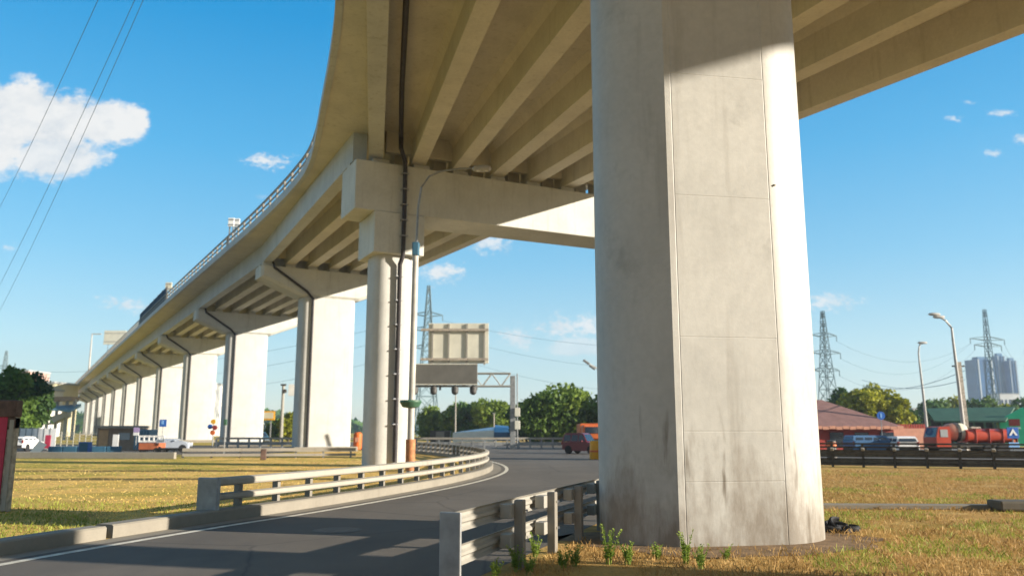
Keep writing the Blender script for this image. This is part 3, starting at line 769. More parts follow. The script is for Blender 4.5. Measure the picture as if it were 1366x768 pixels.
def tree(label, x, y, h, w, mat, n=3500, size=.30, seed=1, group=None, name='tree', low=.18, lob=9):
    rng = random.Random(seed)
    t = thing(name, label, 'tree', (x, y, 0), 0, group)
    tk = MB(); tk.tube([(0, 0, 0), (.05*w*.2, 0, h*.25), (.1*w*.2, .1, h*.5), (0, .1, h*.78)], h*.028, 8, h*.008)
    for i in range(6):
        a = rng.random()*2*PI; z = h*(.22+.09*i)
        tk.tube([(0, 0, z), (math.cos(a)*w*.16, math.sin(a)*w*.16, z+h*.1), (math.cos(a)*w*.33, math.sin(a)*w*.33, z+h*.18)], h*.012, 5, h*.004)
    tk.build('trunk', 'bark', t, 60)
    lobes = [(0, 0, h*(.5+low*.4), w*.34, w*.34, h*(.38-low*.3))]
    for i in range(lob):
        a = rng.random()*2*PI; rr = w*(.16+.20*rng.random()); z = h*(low+.16+(.62-low)*rng.random())
        s = w*(.13+.12*rng.random())
        lobes.append((math.cos(a)*rr, math.sin(a)*rr, z, s, s, s*(.75+.3*rng.random())))
    lobes.append((w*.05, 0, h*.82, w*.20, w*.20, h*.16))
    crown_mesh(t, lobes, n, size, mat, seed)
    return t
def tx(px, Y): return aty(px, 560, Y)[0]
T = tree
T('broad dense dark green tree just left of the big pier behind the far barrier', tx(721, 98), 98, 6.3, 8.6, 'leaf_mid', 5200, .26, 11, 'trees beyond the far barrier', low=.05)
T('tallest rounded green tree half hidden by the left side of the big pier', tx(764, 101), 101, 6.9, 10.0, 'leaf_fresh', 5600, .26, 12, 'trees beyond the far barrier', low=.05)
T('dense green tree mostly hidden behind the big pier', tx(808, 100), 100, 6.6, 9.0, 'leaf_mid', 4600, .26, 13, 'trees beyond the far barrier', low=.05)
T('dark low tree in the gap between the gantry post and the dense tree', tx(702, 106), 106, 5.2, 6.0, 'leaf_dark', 2600, .26, 14, 'trees beyond the far barrier', low=.05)
for i, (px, h, w, m, wh) in enumerate(((662, 6.9, 8.0, 'leaf_fresh', 'directly left of the gantry post'), (628, 6.6, 7.5, 'leaf_deep', 'under the right end of the dark gantry board'), (603, 6.4, 7.0, 'leaf_fresh', 'below the middle of the dark gantry board'), (574, 6.2, 7.0, 'leaf_fresh', 'just right of the lamp post'), (645, 5.6, 6.0, 'leaf_dark', 'darkest, left of the gantry post'))):
    T('small hazy green tree beyond the gantry, '+wh, tx(px, 138+i*3), 138+i*3, h, w, m, 2600, .32, 30+i, 'small trees beyond the gantry', low=.05)
T('large spreading dark tree at far left above the red painted post', tx(10, 84), 84, 8.3, 6.6, 'leaf_mid', 5600, .24, 41, low=.1)
T('dark leafy tree at far left beside the white building, right of the spreading tree', tx(40, 88), 88, 7.9, 5.2, 'leaf_dark', 4600, .24, 42, low=.1)
T('low green tree at far left under the spreading tree', tx(25, 80), 80, 3.6, 4.4, 'leaf_mid', 2200, .22, 43, low=.05)
T('bright green tree in the gap between two wide piers under the cream hoarding', tx(386, 128), 128, 4.6, 4.4, 'leaf_yellow', 2200, .28, 44, low=.05)
T('small dull green tree in the gap between two wide piers, left of the bright one', tx(368, 132), 132, 3.6, 4.0, 'leaf_mid', 1800, .28, 45, low=.05)
for i, (px, Y, h, w, m, lab) in enumerate(((1163, 108, 7.9, 7.4, 'leaf_yellow', 'tallest yellow green tree behind the brown roof'), (1142, 104, 7.0, 5.4, 'leaf_yellow', 'yellow green tree touching the brown roof'), (1192, 106, 6.4, 5.6, 'leaf_yellow', 'rounded yellow green tree behind the blue round sign'), (1121, 116, 7.8, 4.6, 'leaf_deep', 'dark green tree beside the right pylon'), (1212, 112, 4.6, 4.6, 'leaf_deep', 'low dark tree at the right foot of the yellow green trees'))):
    T(lab+' on the right', tx(px, Y), Y, h, w, m, 4200, .27, 50+i, 'trees behind the brown roof', low=.05)
for i, px in enumerate((1236, 1254, 1274, 1296, 1318, 1340, 1362, 1384)):
    Y = 150+(i % 3)*7
    T('hazy green tree in the row behind the green building, %s from the left' % ['first', 'second', 'third', 'fourth', 'fifth', 'sixth', 'seventh', 'eighth'][i], tx(px, Y), Y, 7.2+(i*37 % 5)*.35, 7.4, ['leaf_deep', 'leaf_mid', 'leaf_yellow'][i % 3], 2600, .34, 70+i, 'trees behind the green building', low=.05)
# far wood and skyline behind everything
rng = np.random.default_rng(5); V = []; Fc = []
for px in np.arange(-500, 1900, 3.2):
    Y = 520+60*rng.random(); x = (px-CX)/F_PX*Y
    hh = (7.5+4*math.sin(px*.021)+2*math.sin(px*.055+1)+2.2*rng.random())
    for _ in range(14):
        c = np.array((x+rng.normal()*3, Y+rng.normal()*8, hh*rng.random()**.7)); a = rng.normal(size=3); b = np.cross(a, rng.normal(size=3)); a /= np.linalg.norm(a); b /= np.linalg.norm(b)
        s = 1.6+1.2*rng.random(); k = len(V); V += [tuple(c-a*s), tuple(c-b*s), tuple(c+a*s), tuple(c+b*s)]; Fc.append((k, k+1, k+2, k+3))
tag(raw_mesh('distant_wood', V, Fc, 'leaf_deep'), 'low band of distant woodland along the horizon', 'wood', None, 'stuff')

# ------------------------------------------------------------------ buildings
def window_grid(parent, w, d, h, nx, nz, z0=2.0, mat='dark_glass', frac=.55):
    cnt = 0
    dx = w/nx; dz = (h-z0)/nz
    for i in range(nx):
        for k in range(nz):
            MB().box((-w/2+dx*(i+.5), -d/2-.03, z0+dz*(k+.45)), (dx*frac, .12, dz*.5)).build('window', mat, parent)
def block(label, px, Y, top, wpx, mat, nx, nz, d=14, roof='flat', rz=0, cat='building'):
    x, _, zt = aty(px, top, Y); w = wpx/F_PX*Y
    t = thing('apartment_block' if zt > 14 else 'building', label, cat, (x, Y, 0), rz)
    MB().box((0, 0, zt/2), (w, d, zt), 0, .05).build('wall', mat, t)
    MB().box((0, 0, zt+.3), (w+.5, d+.5, .6)).build('roof', 'facade_grey', t)
    window_grid(t, w, d, zt, nx, nz)
    return t
block('cream yellow apartment block above the footbridge at far left', 78, 250, 513, 22, 'facade_yellow', 4, 4)
block('white office block left of the cream yellow block', 61, 240, 521, 13, 'facade_white', 3, 4)
block('pinkish apartment block showing behind the far left trees', 46, 300, 497, 13, 'facade_pink', 3, 6)
block('pale grey block seen between two wide piers', 284, 260, 514, 22, 'facade_white', 3, 4)
block('low white hall at the foot of the blue tower blocks', 1339, 620, 526, 26, 'facade_white', 5, 2)
block('small white house top above the yellow green trees', 1214, 400, 546, 10, 'facade_white', 2, 3)
block('distant white block on the skyline left of the tall street lamp', 1268, 640, 543, 12, 'facade_white', 3, 3)
def tower(label, px, Y, top, wpx, mat, group):
    x, _, zt = aty(px, top, Y); w = wpx/F_PX*Y
    t = thing('tower_block', label, 'tower block', (x, Y, 0), .12, group)
    MB().box((0, 0, zt/2), (w, w*.8, zt), 0, .3).build('wall', mat, t)
    for i in range(1, 9):
        MB().box((0, 0, zt*i/9), (w+.4, w*.8+.4, .35)).build('floor_band', 'tower_band', t)
    for s in (-.36, .0, .34): MB().box((s*w, -w*.4-.25, zt/2), (w*.06, .6, zt)).build('pier_strip', 'tower_pale' if s else 'tower_blue', t)
    MB().box((w*.05, 0, zt+1.2), (w*.55, w*.4, 2.6)).build('plant_room', 'tower_band', t)
tower('broad blue glass tower block behind the right pylon', 1306, 700, 480, 27, 'tower_blue', 'blue tower blocks')
tower('tallest pale and blue tower block right of the right pylon', 1331, 712, 475, 13, 'tower_band', 'blue tower blocks')
tower('narrow dark blue tower block at the right end of the cluster', 1347, 705, 481, 12, 'tower_blue', 'blue tower blocks')

# brown roofed pavilion with red wall
x, _, zt = aty(1083, 533, 76); X1 = aty(1178, 572, 76)[0]
pv = thing('pavilion', 'red walled pavilion with brown hipped roof and scalloped eaves beside the big pier', 'building', (x-2, 76, 0))
e = X1-x+2
rf = MB(); ze = aty(683, 570, 76)[2]
vb = [(-12, -4.5, ze), (e, -4.5, ze), (e, 4.5, ze), (-12, 4.5, ze), (-8, 0, zt), (2.9, 0, zt)]
bv = [rf.bm.verts.new(q) for q in vb]
for f in ((0, 1, 5, 4), (1, 2, 5), (2, 3, 4, 5), (3, 0, 4), (3, 2, 1, 0)): rf.bm.faces.new([bv[i] for i in f])
rf.build('roof', 'roof_brown', pv)
ev = MB()
for i in range(34):
    xx = -11.8+i*(e+11.6)/34
    ev.box((xx+.25, -4.54, ze-.05+(.05 if i % 2 else 0)), ((e+11.6)/34-.06, .05, .26))
ev.build('eaves_trim', 'salmon_paint', pv)
MB().box(((e-12)/2, .3, ze/2-.05), (e+10.5, 8, ze-.1)).build('wall', 'brick_red', pv)
for i in range(5): MB().box((e-1.4-i*2.2, -3.76, .95), (1.2, .1, 1.2)).build('window', 'dark_glass', pv)
# pink boundary wall with red pickets
xa, xb = aty(1168, 575, 78)[0], aty(1238, 575, 78)[0]
pw = thing('boundary_wall', 'low salmon pink wall topped by red pickets behind the blue car', 'wall', ((xa+xb)/2, 78, 0))
MB().box((0, 0, .95), (xb-xa, .3, 1.9), 0, .02).build('wall', 'salmon_paint', pw)
pk = MB()
for i in range(22): pk.box((-(xb-xa)/2+i*(xb-xa)/21, .2, 1.5), (.16, .08, 1.6))
pk.build('picket', 'brick_red', pw)
# green building with gable
xa, xb, xc = aty(1256, 560, 92)[0], aty(1333, 560, 92)[0], aty(1362, 560, 92)[0]
gbld = thing('green_building', 'bright green gabled building with dark green roof and open dark front on the right', 'building', (xb, 92, 0), R(-14))
Lr = xb-xa; zr = aty(683, 543, 92)[2]; zw = aty(683, 559, 92)[2]; dpt = 3.4
m = MB(); m.prism_y([(0, 0), (dpt, 0), (dpt, zw), (dpt*.72, zr), (0, zw-.05)], -.12, .12); 
m.build('gable_wall', 'green_paint', gbld)
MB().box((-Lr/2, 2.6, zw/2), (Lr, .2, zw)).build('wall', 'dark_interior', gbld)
MB().box((-Lr/2, 1.3, .05), (Lr, 2.6, .1)).build('floor', 'kerb_concrete', gbld)
rf = MB(); rf.loft([[(-Lr-.4, -.9, zw-.15), (-Lr-.4, 2.4, zr), (-Lr-.4, 2.4, zr-.18), (-Lr-.4, -.9, zw-.33)], [(.35, -.9, zw-.15), (dpt*.72, 2.4, zr+.1), (dpt*.72, 2.4, zr-.08), (.35, -.9, zw-.33)]])
rf.build('roof', 'roof_green', gbld)
for i in range(6): MB().box((-Lr*i/6-.6, -.6, (zw-.3)/2), (.18, .18, zw-.3)).build('post', 'roof_green', gbld)
sg = MB().box((dpt*.42, -.16, zw-.35), (1.1, .08, .75)).build('sign_board', 'red_paint', gbld)
MB().box((dpt*.42, -.17, zw-.95), (1.1, .08, .2)).build('name_strip', 'white_paint', gbld)

# low white and blue roofed shelter beyond the far barrier
xa, xb = aty(606, 575, 108)[0], aty(692, 575, 108)[0]
sh = thing('shelter', 'low white shelter with blue end roof beyond the far barrier near the gantry post', 'building', ((xa+xb)/2, 108, 0))
w = xb-xa
MB().loft([[(-w/2, -3, 1.45), (-w/2, 3, 1.5), (-w/2, 3, .3), (-w/2, -3, .3)], [(w*.12, -3, 1.75), (w*.12, 3, 2.2), (w*.12, 3, .3), (w*.12, -3, .3)]]).build('wall', 'white_paint', sh)
MB().loft([[(w*.125, -3.1, 1.5), (w*.125, 3, 2.45), (w*.125, 3, .4), (w*.125, -3.1, .4)], [(w/2, -3.1, 1.5), (w/2, 3, 2.2), (w/2, 3, .4), (w/2, -3.1, .4)]]).build('roof', 'blue_paint', sh)
x = aty(588, 575, 100)[0]
kt = thing('container', 'dark grey container beyond the far barrier left of the white shelter', 'container', (x, 100, 0))
MB().box((0, 0, .85), (2.4, 2, 1.7), 0, .03).build('body', 'dark_steel', kt); MB().box((0, -1.02, .9), (1.0, .05, 1.4)).build('door', 'post_steel', kt)
for px, top, Y, lab in ((608, 517, 112, 'thin pale pole standing under the dark gantry board'), (659, 551, 120, 'short pale pole standing among the trees beyond the gantry')):
    x, _, z = aty(px, top, Y); t = thing('pole', lab, 'pole', (x, Y, 0)); MB().tube([(0, 0, 0), (0, 0, z)], .12, 8, .08).build('shaft', 'rail_concrete', t); MB().box((0, 0, z), (.4, .2, .15)).build('cap', 'grey_steel', t)

# far-left footbridge
fb = thing('footbridge', 'covered footbridge with blue canopy and brown beam at the far left end of the viaduct', 'footbridge', (aty(84, 545, 150)[0], 150, 0))
def fz(py): return aty(84, py, 150)[2]
def fx(px): return aty(px, 545, 150)[0]-fb.location.x
MB().box(((fx(62)+fx(100))/2, 0, fz(532)), (fx(100)-fx(62), 2.4, .8)).build('beam', 'shed_brown', fb)
MB().loft([[(fx(66), -2.2, fz(544)), (fx(66), 1, fz(541)), (fx(66), 1, fz(545)), (fx(66), -2.2, fz(546))], [(fx(104), -2.2, fz(547)), (fx(104), 1, fz(538)), (fx(104), 1, fz(542)), (fx(104), -2.2, fz(550))]]).build('canopy', 'canopy_blue', fb)
MB().loft([[(fx(72), -1, fz(556)), (fx(72), 1, fz(556)), (fx(72), 1, fz(566)), (fx(72), -1, fz(566))], [(fx(92), -1, fz(549)), (fx(92), 1, fz(549)), (fx(92), 1, fz(556)), (fx(92), -1, fz(556))]]).build('stair', 'facade_grey', fb)
for px in (64, 76, 89, 99): MB().box((fx(px), 0, fz(532)/2), (.4, .4, fz(532))).build('post', 'facade_grey', fb)

# left gatepost
pt = thing('gate_post', 'red and white painted post with dark wooden cap at the left edge of the lawn', 'post', (*at(-7, 682), 0))
MB().box((.01, 0, 1.0), (.56, .18, 2.0), 0, .015).build('body', 'wood_worn', pt)
MB().box((.02, -.105, 1.02), (.24, .03, 1.94), 0, .006).build('red_panel', 'banner_red', pt)
MB().box((.235, -.105, .98), (.09, .03, 1.9), 0, .006).build('pale_strip', 'rail_concrete', pt)
MB().box((-.18, -.105, .45), (.14, .03, .8), R(0), .006).build('bare_patch', 'wood_worn', pt)
MB().box((0, -.02, 2.17), (.62, .26, .36), 0, .02).build('cap', 'wood_dark', pt)
MB().box((0, 0, 1.86), (.58, .22, .26), 0, .02).build('neck', 'wood_dark', pt)

# left background strip, between lawn wall and piers
def small(name, label, cat, px, py, Y): 
    x, _, _ = aty(px, py, Y); return thing(name, label, cat, (x, Y, 0))
def W_(px, Y): return px/F_PX*Y
t = small('fence', 'white panel fence at far left behind the white car', 'fence', 46, 585, 78)
for i in range(6):
    MB().box((W_(-20+i*8, 78)+.29, 0, .95), (.56, .06, 1.9)).build('panel', 'white_paint', t); MB().box((W_(-20+i*8, 78), 0, 1), (.08, .1, 2.0)).build('post', 'grey_steel', t)
t = small('fence', 'pale mesh fence right of the small red banner', 'fence', 108, 585, 80)
for i in range(9):
    MB().box((W_(-34+i*8, 80), 0, .8), (.07, .07, 1.6)).build('post', 'fence_mesh', t)
    for z in (.2, .5, .8, 1.1, 1.4): MB().box((W_(-30+i*8, 80), 0, z), (W_(8, 80)-.08, .03, .04)).build('wire_bar', 'fence_mesh', t)
t = small('banner', 'small upright red banner beside the white panel fence', 'banner', 64, 585, 72)
MB().box((0, 0, .75), (.5, .06, 1.15), 0, .02).build('cloth', 'banner_red', t); MB().tube([(0, .06, 0), (0, .06, 1.5)], .03, 6).build('pole', 'grey_steel', t)
t = small('board', 'white board leaning beside the white car at far left', 'board', 51, 598, 58)
MB().box((0, 0, .48), (.62, .05, .95), 0, .01, R(-20), R(28)).build('panel', 'white_paint', t); MB().box((.1, .25, .3), (.06, .06, .6), 0, 0, R(25)).build('strut', 'grey_steel', t)
t = small('barrier', 'low dark blue road barrier behind the lawn wall', 'barrier', 107, 595, 62)
for i in range(5): MB().box((W_(-40+i*19, 62)+.5, 0, .28), (1.04, .3, .52), 0, .04).build('block', 'teal_paint', t)
t = small('cabinet', 'square blue cabinet standing before the low dark blue barrier', 'cabinet', 114, 592, 60)
MB().box((0, 0, .45), (.75, .5, .9), 0, .02).build('body', 'sign_blue', t); MB().box((0, -.26, .48), (.6, .03, .7)).build('door', 'teal_paint', t)
t = small('kiosk', 'brown kiosk with tan door and flat roof below the far piers', 'kiosk', 164, 578, 74)
MB().box((0, 0, .95), (W_(50, 74), 2.4, 1.9), 0, .02).build('wall', 'shed_brown', t); MB().box((0, -.1, 2.02), (W_(54, 74), 3.0, .22), 0, .03).build('roof', 'low_wall_concrete', t); MB().box((-1.1, -1.22, .9), (.8, .06, 1.7)).build('door', 'shed_tan', t); MB().box((.7, -1.22, 1.2), (1.0, .06, .6)).build('shutter', 'facade_grey', t)
t = small('board', 'narrow upright white board in front of the brown kiosk', 'board', 154, 590, 64)
MB().box((0, 0, .75), (.46, .05, 1.3), 0, .01).build('panel', 'white_paint', t); MB().box((0, .05, .4), (.06, .06, .8)).build('post', 'grey_steel', t)
t = small('notice_sign', 'small lilac and white sign on a thin post right of the brown kiosk', 'sign', 181, 590, 62)
MB().box((0, -.03, 1.75), (.42, .04, .36)).build('board', 'lilac_paint', t); MB().box((0, -.03, 1.45), (.42, .04, .22)).build('lower_board', 'white_paint', t); MB().tube([(0, .03, 0), (0, .03, 1.95)], .03, 6).build('post', 'grey_steel', t)
t = small('container', 'blue grey container standing right of the lilac sign', 'container', 195, 580, 72)
MB().box((0, 0, .95), (W_(20, 72), 1.6, 1.7), 0, .02).build('body', 'canopy_blue', t)
for i in range(5): MB().box((-.5+i*.25, -.82, .95), (.06, .05, 1.5)).build('rib', 'teal_paint', t)
t = small('parking_sign', 'square blue road sign on a thin post before a far pier', 'sign', 216.5, 580, 64)
MB().box((0, -.03, aty(216, 564, 64)[2]), (.56, .03, .56), 0, .01).build('board', 'sign_blue', t); MB().box((-.03, -.05, aty(216, 563, 64)[2]), (.18, .012, .30)).build('pictogram', 'sign_pale_blue', t); MB().tube([(0, 0, 0), (0, 0, 2.5)], .03, 6).build('post', 'grey_steel', t)
t = small('trailer', 'orange flat trailer with white slatted side below the blue square sign', 'trailer', 207, 590, 62)
wt = W_(34, 62)
MB().box((-.2, 0, .55), (wt*.74, 1.4, .48), 0, .03).build('bed', 'trailer_orange', t)
for z in (1.28, .92): MB().box((0, -.7, z), (wt, .06, .14)).build('slat', 'white_paint', t)
for i in range(6): MB().box((-wt/2+.06+i*(wt-.12)/5, -.7, 1.1), (.10, .08, .44)).build('upright', 'white_paint', t)
for s in (-.6, .5): MB().lathe([(.05, -.1), (.27, -.1), (.27, .1), (.05, .1)], (s, -.55, .27), 14, 'Y').build('wheel', 'black_rubber', t)
t = small('guard_rail', 'short black hooped rail end in front of the orange trailer', 'guard rail', 222, 600, 53)
MB().tube([(-.8, 0, 0), (-.8, 0, .48), (-.7, 0, .55), (1.1, 0, .55)], .07, 8).build('rail', 'black_rubber', t)
for s in (-.1, .5, 1.05): MB().box((s, 0, .27), (.08, .08, .54)).build('post', 'black_rubber', t)
t = small('advert_stand', 'cluster of yellow, red and blue advertising discs between two wide piers', 'sign', 284, 575, 84)
for dx, dz, mt in ((0, 2.6, 'yellow_paint'), (.25, 2.0, 'red_paint'), (-.3, 2.1, 'sign_blue'), (0, 1.5, 'orange_paint')): MB().lathe([(.02, -.06), (.25, -.05), (.25, .05), (.02, .06)], (dx, -.05 if mt != 'red_paint' else -.2, dz), 14, 'Y').build('disc', mt, t)
MB().tube([(0, .06, 0), (0, .06, 2.8)], .06, 6).build('post', 'grey_steel', t)
t = small('hoarding', 'cream yellow hoarding on two legs between the wide piers', 'hoarding', 355, 560, 110)
zc = aty(355, 554, 110)[2]; MB().box((0, 0, zc), (2.3, .15, 1.2), 0, .02).build('board', 'yellow_paint', t); MB().box((0, -.09, zc+.02), (1.9, .03, .8)).build('poster', 'cream_paint', t)
for s in (-.6, .6): MB().box((s, .15, zc/2), (.14, .14, zc)).build('leg', 'grey_steel', t)
t = small('pole', 'tall grey pole with camera box between the wide piers', 'pole', 376, 560, 118)
zt = aty(376, 513, 118)[2]; MB().tube([(0, 0, 0), (0, 0, zt)], .26, 8, .2).build('shaft', 'dull_steel', t); MB().box((.2, -.2, zt-.9), (.6, .5, .5), 0, .05).build('camera_box', 'dark_steel', t); MB().box((0, 0, zt), (.7, .5, .25)).build('cap', 'dark_steel', t)
t = small('billboard', 'white billboard high between the pole and the wide pier', 'billboard', 394, 520, 122)
zc = aty(394, 520, 122)[2]; MB().box((0, 0, zc), (2.0, .3, 1.7), 0, .02).build('board', 'white_paint', t); MB().box((.5, .3, zc/2), (.3, .3, zc)).build('post', 'grey_steel', t)
t = small('skip', 'orange red upright tank between the wide pier and the capital pier', 'tank', 477, 590, 74)
MB().lathe([(.05, 0), (.36, .0), (.38, .1), (.38, 1.35), (.25, 1.5), (.03, 1.52)], (0, 0, .05), 16).build('body', 'orange_paint', t, 40); MB().box((0, -.38, .9), (.3, .06, .4)).build('plate', 'salmon_paint', t)
t = small('post_sign', 'slim green lamp signal on the shaded side of the second wide pier', 'signal', 301, 563, 60)
MB().tube([(0, 0, 0), (0, 0, 2.2)], .035, 6).build('post', 'grey_steel', t); MB().box((0, -.06, 2.3), (.22, .16, .42), 0, .03).build('lamp_box', 'bowl_green', t)
# yellow crash barrel
x, y = at(792, 612)
t = thing('crash_barrel', 'yellow plastic crash barrel at the left edge of the big pier', 'barrel', (x+.12, y, 0))
MB().lathe([(.1, 0), (.36, 0), (.38, .3), (.36, .32), (.36, .6), (.35, .62), (.34, 1.05), (.28, 1.1), (.02, 1.12)], (0, 0, 0), 20).build('body', 'yellow_paint', t, 35)
MB().lathe([(.375, .42), (.385, .43), (.385, .53), (.375, .54)], (0, 0, 0), 20).build('band', 'orange_paint', t)

# ------------------------------------------------------------------ vehicles
def wheel(parent, x, y, r, w=.2):
    o = MB().lathe([(r*.55, -w/2), (r*.92, -w/2), (r, -w*.3), (r, w*.3), (r*.92, w/2), (r*.55, w/2)], (x, y, r), 18, 'Y').build('wheel', 'black_rubber', parent, 40)
    MB().lathe([(.02, -w*.42), (r*.56, -w*.42), (r*.56, w*.42), (.02, w*.42)], (x, y, r), 14, 'Y').build('rim', 'silver_paint', o, 40)
def car(name, label, pos, rz, paint, L=4.2, Wd=1.75, H=1.55, van=False):
    t = thing(name, label, 'car', (*pos, 0), rz)
    h = H; hw = Wd/2
    low = [(-.50, .32), (-.50, .62), (-.47, .86), (.10, .92), (.18, .90), (.42, .78), (.50, .62), (.50, .32), (.30, .22), (-.30, .22)]
    if van: low = [(-.50, .32), (-.50, .9), (-.48, 1.0), (.28, 1.0), (.36, .98), (.47, .8), (.50, .6), (.50, .32), (.3, .22), (-.3, .22)]
    rings = []
    for f, s in ((-1, .93), (-.86, 1), (.86, 1), (1, .93)): rings.append([(x*L*s, f*hw, z if z < .3 else z*(1 if abs(f) < .9 else .985)) for x, z in low])
    MB().loft(rings).build('body', paint, t, 30)
    belt = .88 if not van else .97
    cab = [(-.485, belt), (-.45, h*.93), (-.40, h), (.02, h), (.08, h*.97), (.20, belt)] if not van else [(-.485, belt), (-.47, h*.96), (-.44, h), (.22, h), (.28, h*.96), (.38, belt)]
    def cabring(f, ins): return [(x*L, f*(hw-.06-(z-belt)*.28)-0, z) for x, z in cab]
    MB().loft([cabring(-1, 0), cabring(1, 0)]).build('cabin', paint, t, 30)
    for s in (-1, 1):
        for x0, x1 in ((-.44, -.25), (-.235, -.05), (-.035, .12)):
            z0, z1 = belt+.06, h-.14
            def yy(z): return s*(hw-.06-(z-belt)*.28+.008)
            sl0 = .0 if x1 < .1 else .0
            xt1 = x1 if x1 < .1 else (.07 if not van else .24); xb1 = x1 if x1 < .1 else (.155 if not van else .32)
            m = MB(); m.loft([[(x0*L+.02, yy(z0), z0), (xb1*L-.02, yy(z0), z0), (xt1*L-.02, yy(z1), z1), (x0*L+.05, yy(z1), z1)], [(x0*L+.02, yy(z0)-s*.03, z0), (xb1*L-.02, yy(z0)-s*.03, z0), (xt1*L-.02, yy(z1)-s*.03, z1), (x0*L+.05, yy(z1)-s*.03, z1)]])
            m.build('side_window', 'dark_glass', t)
    xa, xb = (.20, .085) if not van else (.385, .285)
    for nm, (x0, z0, x1, z1) in (('windscreen', (xa*L+.01, belt+.05, xb*L+.01, h-.08)), ('rear_window', (-.483*L-.01, belt+.08, -.452*L-.012, h-.14))):
        MB().loft([[(x0, -hw+.16, z0), (x1, -hw+.26, z1), (x1, hw-.26, z1), (x0, hw-.16, z0)], [(x0-.02, -hw+.16, z0), (x1-.02, -hw+.26, z1), (x1-.02, hw-.26, z1), (x0-.02, hw-.16, z0)]]).build(nm, 'dark_glass', t)
    for s in (-1, 1):
        MB().box((L*.475, s*(hw-.22), .68), (.12, .30, .15), 0, .03).build('headlight', 'white_paint', t)
        MB().box((-L*.487, s*(hw-.12), .80), (.08, .16, .26), 0, .02).build('tail_light', 'red_paint', t)
        MB().box((.08*L, s*(hw+.06), belt+.06), (.12, .16, .12), 0, .03).build('mirror', paint, t)
        for xx in (-.30, .31): wheel(t, xx*L, s*(hw-.09), .32)
    MB().box((L*.488, 0, .40), (.12, Wd*.86, .18), 0, .04).build('bumper', 'dark_steel', t); MB().box((-L*.488, 0, .42), (.12, Wd*.86, .2), 0, .04).build('bumper', 'dark_steel', t)
    return t
car('parked_car', 'dark maroon hatchback driving beyond the road bend left of the big pier', (aty(779, 595, 62)[0], 62, 0)[:2], R(-32), 'maroon_paint', 3.05, 1.6, 1.52)
car('parked_car', 'white car parked at far left before the white panel fence', (aty(35, 595, 70)[0], 70), R(88), 'white_paint', 2.9, 1.35, 1.2)
car('parked_car', 'blue and white van behind the dark barrier right of the big pier', (aty(1160, 590, 60)[0], 60), R(5), 'blue_paint', 3.3, 1.7, 1.36, True)
car('parked_car', 'silver blue car beside the orange trailer', (aty(232, 595, 66)[0], 66), R(10), 'silver_paint', 2.6, 1.5, 1.1)
car('parked_car', 'small teal car far off between the wide piers', (aty(347, 585, 112)[0], 112), R(-50), 'teal_paint', 3.8, 1.7, 1.5)
car('parked_car', 'white car behind the dark barrier beside the blue and white van', (aty(1197, 592, 60)[0], 60), R(86), 'white_paint', 4.0, 1.6, 1.3)
# orange truck half hidden by the big pier
t = small('truck', 'orange truck half hidden by the big pier behind the maroon car', 'truck', 792, 580, 76)
MB().box((0, 0, 1.55), (2.2, 2.2, 1.3), 0, .15).build('cab', 'orange_paint', t); MB().box((0, -1.12, 1.75), (1.8, .05, .6), 0, .02).build('windscreen', 'dark_glass', t); MB().box((.0, 3.2, 1.5), (2.3, 4.0, 1.7), 0, .05).build('body', 'orange_paint', t); MB().box((0, 2, .6), (2.0, 6, .5)).build('chassis', 'dark_steel', t)
for s in (-1, 1):
    for yy in (0, 3.4):
        MB().lathe([(.1, -.14), (.45, -.14), (.45, .14), (.1, .14)], (s*.95, yy, .45), 16, 'X').build('wheel', 'black_rubber', t)
    MB().box((s*.8, -1.13, 1.15), (.35, .06, .2), 0, .02).build('headlight', 'white_paint', t)
# red tanker truck
TY = 56
xa, xb = aty(1240, 580, TY)[0], aty(1343, 580, TY)[0]
t = thing('tanker_truck', 'long red tanker truck with banded drum behind its cab, beyond the dark barrier', 'truck', ((xa+xb)/2, TY, 0))
L = xb-xa
MB().box((0, 0, .75), (L, 1.6, .22), 0, .02).build('chassis', 'dark_steel', t)
cb = MB().prism_y([(-L/2, .55), (-L/2, 1.25), (-L/2+.22, 1.95), (-L/2+.95, 1.98), (-L/2+.95, .55)], -.9, .9).build('cab', 'truck_red', t)
MB().loft([[(-L/2-.005, -.75, 1.28), (-L/2+.2, -.7, 1.9), (-L/2+.2, .7, 1.9), (-L/2-.005, .75, 1.28)], [(-L/2+.02, -.75, 1.28), (-L/2+.23, -.7, 1.9), (-L/2+.23, .7, 1.9), (-L/2+.02, .75, 1.28)]]).build('windscreen', 'dark_glass', cb)
MB().box((-L/2+.52, -.905, 1.52), (.5, .03, .5), 0, .01).build('side_window', 'facade_grey', cb)
dm = MB().lathe([(.05, 0), (.4, 0), (.56, .25), (.6, .7)], (-L/2+.98, 0, 1.6), 20, 'X').build('drum', 'salmon_paint', t, 40)
MB().lathe([(.6, 0), (.63, .0), (.63, .22), (.6, .22)], (-L/2+1.66, 0, 1.6), 20, 'X').build('band', 'dark_steel', dm)
MB().lathe([(.59, 0), (.59, .3), (.48, .5), (.1, .6)], (-L/2+1.9, 0, 1.6), 20, 'X').build('drum_end', 'cream_paint', dm, 40)
tk = MB().prism_x([(y_*.85, 1.35+z_*.45) for y_, z_ in [(math.copysign(abs(math.cos(a))**.6, math.cos(a)), math.copysign(abs(math.sin(a))**.6, math.sin(a))) for a in np.linspace(0, 2*PI, 25)[:-1]]], -L/2+2.15, L/2-.12).build('tank', 'truck_red', t, 40)
for i in range(4): MB().box((-L/2+2.7+i*.9, 0, 1.36), (.05, 1.76, .96), 0, .02).build('tank_band', 'brick_red', tk)
MB().box((.3, -.3, 1.88), (.7, .4, .16), 0, .05).build('hatch', 'wood_worn', tk)
